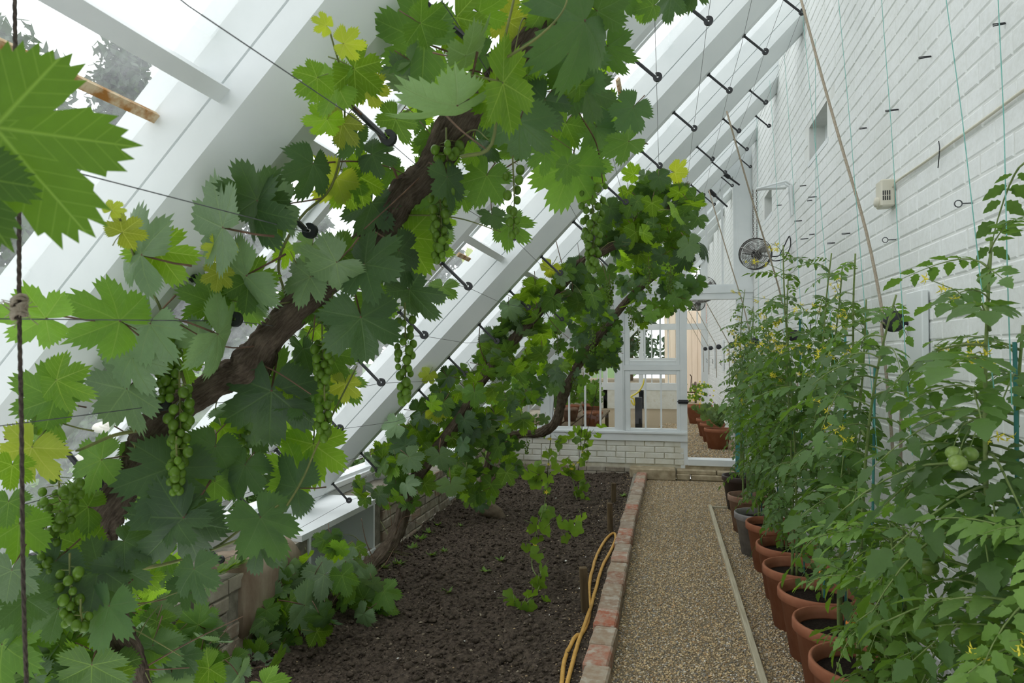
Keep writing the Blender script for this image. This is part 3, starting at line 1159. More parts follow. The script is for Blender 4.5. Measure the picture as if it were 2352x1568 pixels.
# ---- yellow hose doubled back on itself
hp = [(1283, 1600), (1290, 1568), (1297, 1515), (1318, 1475), (1342, 1450), (1354, 1405), (1353, 1365), (1356, 1330), (1371, 1275), (1392, 1238), (1409, 1224), (1414, 1236), (1404, 1262), (1384, 1300), (1372, 1340), (1360, 1385), (1350, 1420), (1336, 1460), (1318, 1512), (1303, 1568), (1296, 1600)]
pts = [onZ(x_, y_, .045) for x_, y_ in hp]
pts[4].z = .035
pts[16].z = .06
pts[17].z = .055
sm = [Vector(p) for p in catmull([tuple(p) for p in pts], 6)]
sm = [Vector((p.x, p.y, max(p.z, soil_z(p.x, p.y) + .011))) for p in sm]
o = MB().tube(sm, .0105, 10).build('garden_hose', M['yellow_hose'], None, True)
tag(o, 'yellow garden hose doubled back along the brick edging', 'hose')

# ---- ropes and pulleys on the wall
def pulley(Y, zp, lab_b, full=True):
    p = thing('pulley', 'round black wall pulley on a white board %s' % lab_b, 'pulley', (XW, Y, zp))
    MB().bevbox(XW - .03, XW - .004, Y - .16, Y + .02, zp - .42, zp + .12, .004).build('backboard', M['white_paint'], p)
    c_ = (XW - .085, Y, zp)
    ax_ = (Vector((0, 0, 1)), Vector((1, 0, 0)), Vector((0, 1, 0)))
    MB().revolve([(0, -.014), (.042, -.014), (.046, -.008), (.036, 0), (.046, .008), (.042, .014), (0, .014)], c_, 20, 0, ax_).build('wheel', M['black_iron'], p, True)
    MB().tube([(XW - .03, Y, zp - .01), (XW - .085, Y, zp)], .008, 6).build('arm', M['black_iron'], p)
    if full:
        MB().tube([(XW - .04, Y - .05, zp - .33), (XW - .06, Y - .05, zp - .31), (XW - .045, Y - .05, zp - .27), (XW - .065, Y - .05, zp - .23)], .006, 6).build('cleat', M['black_iron'], p)
    return Vector(c_)


ropes = [(3.14, (1838, -8), 'nearest the tall tomato plants', .80), (5.37, (1669, 255), 'half hidden by the flowering tomato', .86), (7.6, (1628, 436), 'near the glazed partition', .90)]
for Y, (tx, ty), lb_, dd in ropes:
    c_ = pulley(Y, 1.64, lb_)
    top = onRoof(tx, ty, dd)
    mid = (top + c_) * .5 + Vector((0, 0, -.03))
    pts = [top, top.lerp(mid, .5) + Vector((0, 0, -.01)), mid, mid.lerp(c_, .5) + Vector((0, 0, -.01)), c_ + Vector((-.04, 0, .02)), c_ + Vector((-.046, 0, -.03)), c_ + Vector((-.03, -.03, -.35)), c_ + Vector((-.02, -.05, -.62)), c_ + Vector((0, -.05, -.66)), c_ + Vector((.01, -.05, -.34))]
    o = MB().tube([Vector(p) for p in catmull([tuple(p) for p in pts], 4)], .0065, 6).build('rope', M['rope_fibre'], None, True)
    tag(o, 'worn fibre rope slanting from the roof to the pulley %s' % lb_, 'rope')
for Y in (10.1, 12.5, 14.6, 16.5):
    c_ = pulley(Y, 1.64, {10.1: 'just beyond the doorway', 12.5: 'second beyond the doorway', 14.6: 'third beyond the doorway', 16.5: 'beside the far doorway'}[Y])
    top = Vector((.25, Y - .2, 2.9))
    o = MB().tube([top, top.lerp(c_, .5) + Vector((0, 0, -.03)), c_ + Vector((-.04, 0, .02)), c_ + Vector((-.04, 0, -.55))], .0065, 5).build('rope', M['rope_fibre'], None, True)
    tag(o, 'thin rope hanging to the pulley %s' % {10.1: 'just beyond the doorway', 12.5: 'second beyond the doorway', 14.6: 'third beyond the doorway', 16.5: 'beside the far doorway'}[Y], 'rope')

# ---- dark hanging rope with a knot, close to the viewpoint
a_, b_, c_ = onY(33, -30, .72), onY(44, 712, .72), onY(62, 1600, .72)
pts = [a_, a_.lerp(b_, .35), a_.lerp(b_, .7) + Vector((.002, 0, 0)), b_, b_.lerp(c_, .3), b_.lerp(c_, .7) + Vector((-.002, 0, 0)), c_]
kr = thing('hanging_rope', 'dark twisted rope hanging straight down with a frayed knot', 'rope', tuple(c_))
mb = MB()
smp = [Vector(p) for p in catmull([tuple(p) for p in pts], 30)]
for ph in (0, 2.1, 4.2):
    mb.tube([p + Vector((cos(ph + k * .75), sin(ph + k * .75), 0)) * .0014 for k, p in enumerate(smp)], .0016, 5)
mb.build('strands', M['dark_rope'], kr, True)
mb = MB()
for k in range(7):
    a1 = k * 1.3
    ctr = b_ + Vector((0, 0, -.008 + .004 * k))
    loop = [ctr + Vector((cos(a1 + q * .7) * .008, sin(a1 + q * .7) * .008, .004 * sin(q + a1))) for q in range(10)]
    mb.tube(loop, .0028, 5)
for k in range(16):
    a1 = random.random() * 6.28
    mb.tube([b_ + Vector((0, 0, random.uniform(-.015, .012))), b_ + Vector((cos(a1) * .022, sin(a1) * .02, random.uniform(-.03, .015)))], .0007, 3)
mb.build('knot', M['rope_fibre'], kr, True)

# ---- green twine up which the tomatoes climb
TW = [((2172, -10), (2252, 640)), ((2292, -10), (2314, 640)), ((2024, -10), (2072, 700)), ((1925, -10), (1985, 690)), ((1872, 90), (1873, 680)), ((1800, 105), (1835, 640)), ((1768, 185), (1795, 640)), ((1738, 250), (1742, 700)), ((1842, 20), (1905, 700)), ((2120, -10), (2190, 640))][:9]
for k, (p_, q_) in enumerate(TW):
    top = onX(p_[0], p_[1], .93)
    bot = onX(q_[0], q_[1], .80)
    low = bot + (bot - top) * .35
    low.z = max(low.z, .4)
    o = MB().tube([top, top.lerp(bot, .5) + Vector((.004, 0, 0)), bot, low], .0014, 5).build('green_twine', M['green_twine'])
    tag(o, 'thin green twine hanging against the white wall above the tomatoes', 'twine', 'green strings for the tomatoes')

# ---- bracket on the wall with chain and circulating fan
YBk = 5.84
bz = onX(1819, 420, XW).z
br = thing('wall_bracket', 'white angled shelf bracket holding the hanging fan', 'bracket', (XW, YBk, bz - .2))
xe_ = onY(1736, 436, YBk).x
ze_ = onY(1736, 436, YBk).z
for dy in (-.035, .035):
    mb = MB()
    mb.tube([(xe_, YBk + dy, ze_), (XW - .06, YBk + dy, bz), (XW - .02, YBk + dy, bz - .03), (XW - .012, YBk + dy, bz - .28)], [.009, .012, .012, .008], 6)
    mb.build('arm', M['white_trim'], br)
MB().box(xe_, XW - .05, YBk - .035, YBk + .035, ze_ - .0, ze_ + .006).build('web', M['white_trim'], br)
fc = onY(1735, 583, YBk)
ch_ = thing('fan_chain', 'short steel chain from bracket to fan', 'chain', (fc.x, YBk, fc.z + .14))
zz = fc.z + .13
for dxc in (-.014, .014):
    mb = MB()
    z_ = zz
    k = 0
    while z_ < ze_:
        ln = [(fc.x + dxc + (.006 * cos(q) if k % 2 else 0), YBk + (0 if k % 2 else .006 * cos(q)), z_ + .011 * sin(q)) for q in np.linspace(0, 2 * pi, 8)]
        mb.tube(ln, .0017, 4)
        z_ += .018
        k += 1
    mb.build('links', M['rusty_iron'], ch_)


def fan(c, R, lab, nring=11):
    f_ = thing('circulating_fan', lab, 'fan', tuple(c))
    ax_ = Vector((-.35, -1, .05)).normalized()
    sx_ = ax_.cross(Vector((0, 0, 1))).normalized()
    sy_ = sx_.cross(ax_)
    P = lambda a1, r, h: Vector(c) + (sx_ * cos(a1) + sy_ * sin(a1)) * r + ax_ * h
    for side, h0 in ((1, .035), (-1, -.05)):
        mb = MB()
        for k in range(nring):
            r = R * (.12 + .88 * k / (nring - 1))
            hh = side * (abs(h0) * (1 - (r / R) ** 2) + .03)
            loop = [P(2 * pi * q / 28, r, hh) for q in range(29)]
            mb.tube(loop, .0022, 4)
        for k in range(3):
            a1 = 2 * pi * k / 3 + .5
            mb.tube([P(a1, R * .1, side * (abs(h0) + .03)), P(a1, R * .6, side * (abs(h0) * .64 + .032)), P(a1, R, side * .03)], .004, 4)
        mb.build('guard', M['fan_steel'], f_)
    for k in range(3):
        a1 = 2 * pi * k / 3
        mb = MB()
        mb.add([P(a1, R * .15, .012), P(a1 + .25, R * .85, .018), P(a1 + .95, R * .80, -.018), P(a1 + .8, R * .15, -.012)], [(0, 1, 2, 3)])
        mb.build('blade', M['fan_steel'], f_)
    mb = MB()
    mb.revolve([(0, -.10), (R * .30, -.10), (R * .33, -.06), (R * .28, .01), (0, .02)], c, 16, 0, (sx_, sy_, ax_))
    mb.build('motor', M['fan_dark'], f_, True)
    MB().revolve([(R * 1.0, -.034), (R * 1.02, -.03), (R * 1.02, .03), (R * 1.0, .034)], c, 30, 0, (sx_, sy_, ax_)).build('rim', M['fan_dark'], f_, True)
    return P


P = fan(fc, .128, 'round wire-guarded fan hanging by chain from the wall bracket')
cbp = [P(.2, .12, -.05), fc + Vector((.16, .05, -.02)), fc + Vector((.22, .1, .03)), fc + Vector((.27, .12, .13)), fc + Vector((.285, .1, .15)), fc + Vector((.29, .1, .07)), fc + Vector((.24, .1, -.03)), fc + Vector((.17, .1, -.05)), fc + Vector((.12, 0, -.05))]
o = MB().tube([Vector(p) for p in catmull([tuple(p) for p in cbp], 5)], .005, 6).build('fan_cable', M['black_iron'], None, True)
tag(o, 'black looped cable trailing from the fan to the wall', 'cable')
fan(onY(1616, 664, 9.3), .17, 'round drum fan standing behind the gable glazing', 9)
fan(Vector((.68, 14.2, 2.55)), .15, 'round wire-guarded fan in the room beyond', 8)

# ---- thermostat and its surface cable
tz_, ty_ = 2.245, 3.40
th_ = thing('thermostat', 'small cream thermostat box with a dial on the white wall', 'thermostat', (XW, ty_, tz_))
MB().bevbox(XW - .062, XW - .003, ty_ - .04, ty_ + .045, tz_ - .065, tz_ + .06, .006).build('case', M['cream_plastic'], th_)
mb = MB()
for k in range(4):
    for z0 in (-.03, -.006):
        mb.box(XW - .056 + k * .009, XW - .051 + k * .009, ty_ - .0415, ty_ - .038, tz_ + z0 - .008, tz_ + z0 + .012)
mb.build('vent_slots', M['dark_slot'], th_)
MB().revolve([(0, -.01), (.022, -.01), (.025, .012), (0, .012)], (XW - .066, ty_ + .005, tz_ - .038), 18, 0, (Vector((0, 1, 0)), Vector((0, 0, 1)), Vector((1, 0, 0)))).build('dial', M['cream_plastic'], th_, True)
q_ = onX(2352, 212, XW)
pts = [(XW - .012, ty_ - .04, tz_ + .02), (XW - .01, ty_ - .09, tz_ + .035)] + [(XW - .01, onX(x_, y_, XW).y, onX(x_, y_, XW).z) for x_, y_ in ((2130, 372), (2200, 322), (2280, 265), (2352, 212), (2420, 165))]
o = MB().tube([Vector(p) for p in catmull(pts, 4)], .0055, 6).build('wall_cable', M['cream_plastic'], None, True)
tag(o, 'white painted cable clipped up the wall to the thermostat', 'cable')

# ---- nails, eyes and ties driven into the wall
NAILS = [(2310, 54), (2139, 130), (2064, 252), (1991, 294), (1852, 426), (1876, 452), (1866, 460), (1796, 471), (1842, 507), (1871, 538), (1953, 536), (1857, 548), (1845, 598), (1918, 558)]
for k, (x_, y_) in enumerate(NAILS):
    p = onX(x_, y_, XW)
    mb = MB()
    L = .035 + .01 * (k % 3)
    mb.tube([p, p + Vector((-L, 0, -.004)), p + Vector((-L, 0, .002)), p + Vector((0, .004, .004))], .0022, 5)
    o = mb.build('wall_nail', M['black_iron'])
    tag(o, 'short bent black wall nail for training wires in the white wall', 'nail', 'bent nails in the white wall')
for x_, y_, lb_ in ((2058, 550, 'beside a green string under the thermostat'), (2235, 466, 'by the drooping tomato leaf')):
    p = onX(x_, y_, XW)
    loop = [p + Vector((-.045 + .012 * cos(q), 0, .012 * sin(q))) for q in np.linspace(0, 2 * pi, 12)]
    o = MB().tube(loop, .0022, 5).tube([p, p + Vector((-.033, 0, 0))], .0025, 5).build('eye_bolt', M['wire_steel'])
    tag(o, 'small round eye bolt in the white wall %s' % lb_, 'eye bolt')
p = onX(2168, 350, XW)
o = MB().tube([p + Vector((-.01, .02, .05)), p + Vector((-.014, 0, .02)), p + Vector((-.016, .0, -.01)), p + Vector((-.01, .03, -.05))], .002, 5).build('cable_tie', M['black_iron'])
tag(o, 'dark cable tie curling from the wall cable', 'cable tie')

# ---- iron window gear under the gable
for x0, y0, x1, y1, lb_ in ((1662, 398, 1699, 425, 'higher'), (1627, 435, 1671, 475, 'lower')):
    a_, b_ = onY(x0, y0, 8.1), onY(x1, y1, 8.1)
    o = MB().tube([a_, a_.lerp(b_, .35), a_.lerp(b_, .4), b_], [.026, .024, .012, .010], 8).build('opener_arm', M['black_iron'])
    tag(o, 'black iron opener arm under the gable, the %s of two' % lb_, 'opener')
# teal board leaning in the corner
o = MB().obox((.835, 8.05, .522), (.045, 0, 0), (0, .012, 0), (.01, .06, .52)).build('teal_plank', M['teal_board'])
tag(o, 'teal painted plank leaning in the corner by the doorway', 'plank')
# ================================================================ VINES
RV = random.Random(21)


def grape_leaf_geo(seed):
    r_ = random.Random(seed)
    lob = [(0, 1.0), (52 + r_.uniform(-4, 4), .90), (-52 + r_.uniform(-4, 4), .90), (107 + r_.uniform(-5, 5), .70), (-107 + r_.uniform(-5, 5), .70), (150, .52), (-150, .52)]
    wid = [34, 31, 31, 32, 32, 28, 28]
    deep = r_.uniform(.52, .66)
    cup, wav, ph = r_.uniform(-.38, .08), r_.uniform(.04, .10), r_.uniform(0, 6.28)
    fold = r_.uniform(.03, .09)
    bend = r_.uniform(-.45, .1)

    env = [(0, 1.0), (26, .93), (52, .93), (80, .80), (107, .76), (135, .66), (155, .60), (180, .5)]
    n1, n2 = r_.uniform(.22, .46), r_.uniform(.14, .34)

    def rad(th):
        t_ = abs(th)
        for (a0, r0), (a1, r1) in zip(env[:-1], env[1:]):
            if t_ <= a1:
                v = r0 + (r1 - r0) * (t_ - a0) / (a1 - a0)
                break
        for (c_, L) in lob[:5]:
            v += .07 * math.exp(-((th - c_) / 7.0) ** 2)
        for c_, dp in ((27, n1), (80, n2)):
            v -= dp * math.exp(-((t_ - c_) / 6.0) ** 2)
        if t_ > 158:
            v *= max(.12, 1 - (t_ - 158) / 16 * .88)
        return v

    def zz(x, y):
        r2 = x * x + y * y
        r1 = math.sqrt(r2) + 1e-6
        a1 = math.degrees(math.atan2(x, y))
        cr = min(abs(a1 - c_) for c_, _ in lob[:5]) / 26
        return cup * r2 + wav * r1 * sin(3 * math.radians(a1) + ph) + fold * min(cr, 1) * r1 + bend * max(0, y) ** 2 * .6

    N = 96
    outer = []
    for k in range(N):
        th = -174 + 348 * k / (N - 1)
        r1 = rad(th) * (1.07 if k % 2 else .94) * (1 + r_.uniform(-.02, .02))
        if k % 6 == 3:
            r1 *= 1.035
        outer.append((r1 * sin(math.radians(th)), r1 * cos(math.radians(th))))
    mb = MB()
    v = [(0, 0, 0)]
    for f_ in (.42, .78, 1):
        for x, y in outer:
            v.append((x * f_, y * f_, zz(x * f_, y * f_)))
    fs = [(0, 1 + k + 1, 1 + k) for k in range(N - 1)]
    for q in range(2):
        o = 1 + q * N
        fs += [(o + k, o + k + 1, o + N + k + 1, o + N + k) for k in range(N - 1)]
    mb.add(v, fs, 0)
    mb.tube([(0, 0, 0), (0, -.16, -.10), (0, -.42, -.36), (.02, -.6, -.62)], [.022, .02, .02, .024], 5, 1)
    return mb


_geo = [grape_leaf_geo(100 + k) for k in range(7)]
LEAF = {}


def set_uv(me, flat_xy):
    """the blade's own flat coordinates as its map"""
    uv = me.uv_layers.new(name='UVMap')
    li = np.zeros(len(me.loops), dtype=np.int32)
    me.loops.foreach_get('vertex_index', li)
    uv.data.foreach_set('uv', np.asarray(flat_xy, dtype=np.float32)[li].ravel())


for kind, mt in (('d', 'vine_dark'), ('g', 'vine_mid'), ('b', 'vine_bright'), ('y', 'vine_yellow'), ('p', 'vine_pale')):
    LEAF[kind] = [q.mesh('vine_leaf', [M[mt], M['cane_brown' if kind in 'dgp' else 'cane_green']], True) for q in _geo]
    for q, me_ in zip(_geo, LEAF[kind]):
        set_uv(me_, [v_[:2] for v_ in q.v])


def leaf_matrix(P, size, tip_deg, yawt=0.0, pit=0.0, face=1):
    """blade seen square-on from the viewpoint with the tip at tip_deg (0 right, 90 down), then turned yawt about the midrib and pit across it"""
    v = (P - CAM).normalized()
    r = v.cross(Vector((0, 0, 1))).normalized()
    up = r.cross(v)
    a = math.radians(tip_deg)
    t = r * cos(a) - up * sin(a)
    n = -v * face
    b = t.cross(n)
    m = Matrix((b, t, n)).transposed()
    m = m @ Matrix.Rotation(yawt, 3, 'Y') @ Matrix.Rotation(pit, 3, 'X')
    return Matrix.Translation(P) @ (m * size).to_4x4()


def trunk(px_path, name, parent, seed, ridges=7, tail=None):
    """px_path: (px, py, Y, r) -> lumpy, ridged bark tube"""
    P = []
    for x, y, Y, r in px_path:
        q = onY(x, y, Y)
        P.append((q.x, q.y, q.z, r))
    if tail:
        P = [tuple(t_) for t_ in tail] + P
    S = catmull(P, 12)
    n = 40
    rings = []
    prev = None
    for i, p in enumerate(S):
        c_ = Vector(p[:3])
        t_ = (Vector(S[min(i + 1, len(S) - 1)][:3]) - Vector(S[max(i - 1, 0)][:3])).normalized()
        x = (t_.cross(Vector((0, 1, 0)))).normalized() if prev is None else (prev - t_ * prev.dot(t_)).normalized()
        prev = x
        y = t_.cross(x)
        ring = []
        for k in range(n):
            a = 2 * pi * k / n
            tw = a + i * .045
            rr = p[3] * .88 * (1 + .12 * abs(sin(ridges * tw * .5 + seed)) + .09 * sin((ridges * 2 + 1) * tw + 2 * seed) + .22 * noise.noise((cos(a) * 1.3, sin(a) * 1.3, i * .22 + seed)) + .10 * noise.noise((cos(a) * 4, sin(a) * 4, i * .5 + seed)))
            ring.append(c_ + (x * cos(a) + y * sin(a)) * rr)
        rings.append(ring)
    mb = MB()
    mb.loft(rings)
    o = mb.build(name, M['bark'], parent, True)
    nr_ = len(rings)
    fl = [(abs(2.0 * k / n - 1) , i * .02 + .0) for i in range(nr_) for k in range(n)]
    set_uv(o.data, fl)
    return o, S


def near_on(S, P):
    best = min(S, key=lambda q: (Vector(q[:3]) - P).length)
    return Vector(best[:3])


def cane(parent, pts, r=.005, mat='cane_brown', name='cane'):
    sm_ = [Vector(p) for p in catmull([tuple(p) for p in pts], 5)]
    rr = [r * .68 * (1 - .55 * k / len(sm_)) for k in range(len(sm_))]
    return MB().tube(sm_, rr, 6).build(name, M[mat], parent, True)


NLEAF = {}


def below_roof(P, lim=.87):
    d = (P - CAM).dot(NR)
    return P if d <= lim else CAM + (P - CAM) * (lim / d)



def set_uv(me, flat_xy):
    """the blade's own flat coordinates as its map"""
    uv = me.uv_layers.new(name='UVMap')
    li = np.zeros(len(me.loops), dtype=np.int32)
    me.loops.foreach_get('vertex_index', li)
    uv.data.foreach_set('uv', np.asarray(flat_xy, dtype=np.float32)[li].ravel())




def put_leaf(parent, P, size, tip, kind, yt=0., pt=0., face=1):
    o = link('leaf', RV.choice(LEAF[kind]), parent)
    m = leaf_matrix(P, size, tip, yt, pt, face)
    o.matrix_basis = m
    NLEAF[parent.name] = NLEAF.get(parent.name, 0) + 1
    return o


# thin red-brown shoots among the leaves
def twigs(parent, S, n, seed, rad=.0024):
    r_ = random.Random(seed)
    for k in range(n):
        q = S[int(r_.uniform(.12, .95) * len(S))]
        p0 = Vector(q[:3])
        d = Vector((r_.gauss(0, 1), r_.gauss(0, 1), r_.gauss(.15, .8))).normalized()
        L = r_.uniform(.12, .34)
        p1 = p0 + d * L * .5 + Vector((0, 0, r_.uniform(-.02, .05)))
        p2 = p0 + d * L + Vector((r_.uniform(-.05, .05), r_.uniform(-.05, .05), r_.uniform(-.06, .06)))
        if (p2 - CAM).dot(NR) > .9:
            continue
        cane(parent, [p0, p1, p2], rad * 1.6, r_.choice(('cane_brown', 'cane_brown', 'cane_green')), 'shoot')


# grape bunches ------------------------------------------------------------
gm = MB()
gm.ball((0, 0, 0), 1, 10, 7, 0, 1.14)
GRAPE = gm.mesh('grape', M['grape_skin'], True)


def bunch(parent, top, L, W, n, seed, single=True, r=.0112):
    r_ = random.Random(seed)
    mb = MB()
    ctr = [top + Vector((0, 0, .03)), top, top + Vector((.004, 0, -L * .5)), top + Vector((0, .004, -L))]
    mb.tube(ctr, [.0028, .0026, .002, .0012], 5)
    gr = []
    for k in range(n):
        f = (k + .5) / n
        f2 = f ** .85
        w = W * (1 - .62 * f2) * (.55 + .45 * r_.random())
        a = k * 2.4 + r_.random()
        p = top + Vector((cos(a) * w, sin(a) * w, -L * f2 - r_.uniform(0, .012)))
        mb.tube([top + Vector((0, 0, -L * max(f2 - .06, 0))), p + Vector((0, 0, r * .9))], [.0012, .0009], 3)
        gr.append((p, r * r_.uniform(.75, 1.15)))
    o = mb.build('grape_bunch', M['cane_green'], parent)
    INV[o.name] = INV[parent.name]
    if single:
        for p, q in gr:
            g_ = bpy.data.objects.new('grape', GRAPE)
            COL.objects.link(g_)
            g_.parent = o
            g_.matrix_parent_inverse = Matrix.Identity(4)
            g_.location = p
            g_.scale = (q, q, q)
    else:
        mb = MB()
        for p, q in gr:
            mb.ball(p, q, 6, 4, 0, 1.1)
        g_ = bpy.data.objects.new('grapes', mb.mesh('grapes', M['grape_skin'], True))
        COL.objects.link(g_)
        g_.parent = o
        g_.matrix_parent_inverse = Matrix.Identity(4)
        g_['kind'] = 'stuff'
    return o


# ---------------------------------------------------------------- vine A, the nearest
vA = thing('grape_vine', 'big old grape vine with thick gnarled trunk, the nearest to the hanging rope', 'vine', (-1.35, 1.85, 0), 'grape vines trained under the roof')
pA = [(330, 1600, 1.75, .036), (300, 1510, 1.68, .038), (262, 1430, 1.62, .038), (232, 1345, 1.57, .042), (222, 1235, 1.53, .050), (240, 1175, 1.52, .056), (300, 1090, 1.50, .037), (335, 1030, 1.50, .050), (358, 985, 1.50, .050), (425, 925, 1.55, .040), (515, 868, 1.60, .043), (572, 842, 1.62, .056), (615, 780, 1.62, .041), (700, 690, 1.63, .042), (790, 610, 1.65, .038), (880, 520, 1.66, .040), (930, 445, 1.66, .042), (985, 395, 1.66, .040), (1050, 290, 1.65, .046), (1105, 225, 1.64, .038), (1180, 140, 1.63, .036), (1250, 50, 1.62, .033), (1310, -30, 1.62, .03), (1420, -150, 1.6, .027)]
tA, SA = trunk(pA, 'trunk', vA, 1.0, 7, [(-1.33, 1.86, -.05, .045), (-1.36, 1.84, .1, .04), (-1.42, 1.8, .3, .037)])
YA = 1.62
# canes: px polylines with depth
for pts_, r_, mt in (
    ([(660, 690, 1.62), (640, 600, 1.55), (690, 500, 1.5), (760, 430, 1.48), (790, 300, 1.48), (785, 180, 1.46), (757, 70, 1.44)], .006, 'cane_green'),
    ([(925, 440, 1.66), (870, 310, 1.55), (800, 230, 1.5), (780, 160, 1.5)], .006, 'cane_brown'),
    ([(400, 960, 1.55), (330, 985, 1.45), (260, 1000, 1.4), (190, 1030, 1.35), (175, 1035, 1.33)], .009, 'cane_green'),
    ([(305, 1310, 1.55), (400, 1290, 1.5), (490, 1260, 1.5), (560, 1210, 1.52), (640, 1160, 1.55)], .008, 'cane_green'),
    ([(480, 1265, 1.5), (570, 1230, 1.5), (625, 1205, 1.55), (690, 1110, 1.6), (730, 1020, 1.62), (800, 880, 1.7), (820, 840, 1.75)], .006, 'cane_green'),
    ([(430, 900, 1.5), (400, 800, 1.45), (365, 700, 1.42), (330, 640, 1.4), (285, 530, 1.4), (265, 470, 1.4)], .006, 'cane_green'),
    ([(1060, 360, 1.3), (1130, 330, 1.25), (1145, 160, 1.22), (1180, 0, 1.2), (1190, -60, 1.2)], .006, 'cane_green'),
    ([(1150, 140, 1.22), (1230, 90, 1.2), (1290, 30, 1.18), (1310, -30, 1.18)], .004, 'cane_green'),
    ([(1010, 250, 1.5), (1060, 300, 1.4), (1120, 345, 1.3)], .004, 'cane_brown'),
    ([(700, 380, 1.55), (800, 370, 1.58), (880, 380, 1.62), (930, 400, 1.64)], .004, 'cane_brown'),
    ([(1300, 200, 1.9), (1330, 260, 1.95), (1370, 330, 2.0), (1385, 420, 2.0)], .005, 'cane_brown'),
    ([(1180, 120, 1.66), (1250, 160, 1.8), (1330, 230, 1.92)], .006, 'cane_brown'),
    ([(120, 722, 1.2), (200, 735, 1.25), (290, 745, 1.35), (380, 800, 1.45)], .003, 'cane_brown'),
    ([(240, 1180, 1.5), (150, 1195, 1.4), (60, 1190, 1.3)], .004, 'cane_brown'),
    ([(650, 700, 1.62), (600, 760, 1.7), (640, 860, 1.75), (720, 960, 1.78)], .005, 'cane_brown'),
    ([(980, 400, 1.66), (1080, 430, 1.8), (1170, 380, 1.9), (1250, 330, 1.95)], .005, 'cane_brown'),
):
    cane(vA, [below_roof(onY(x, y, Y)) for x, y, Y in pts_], r_, mt)

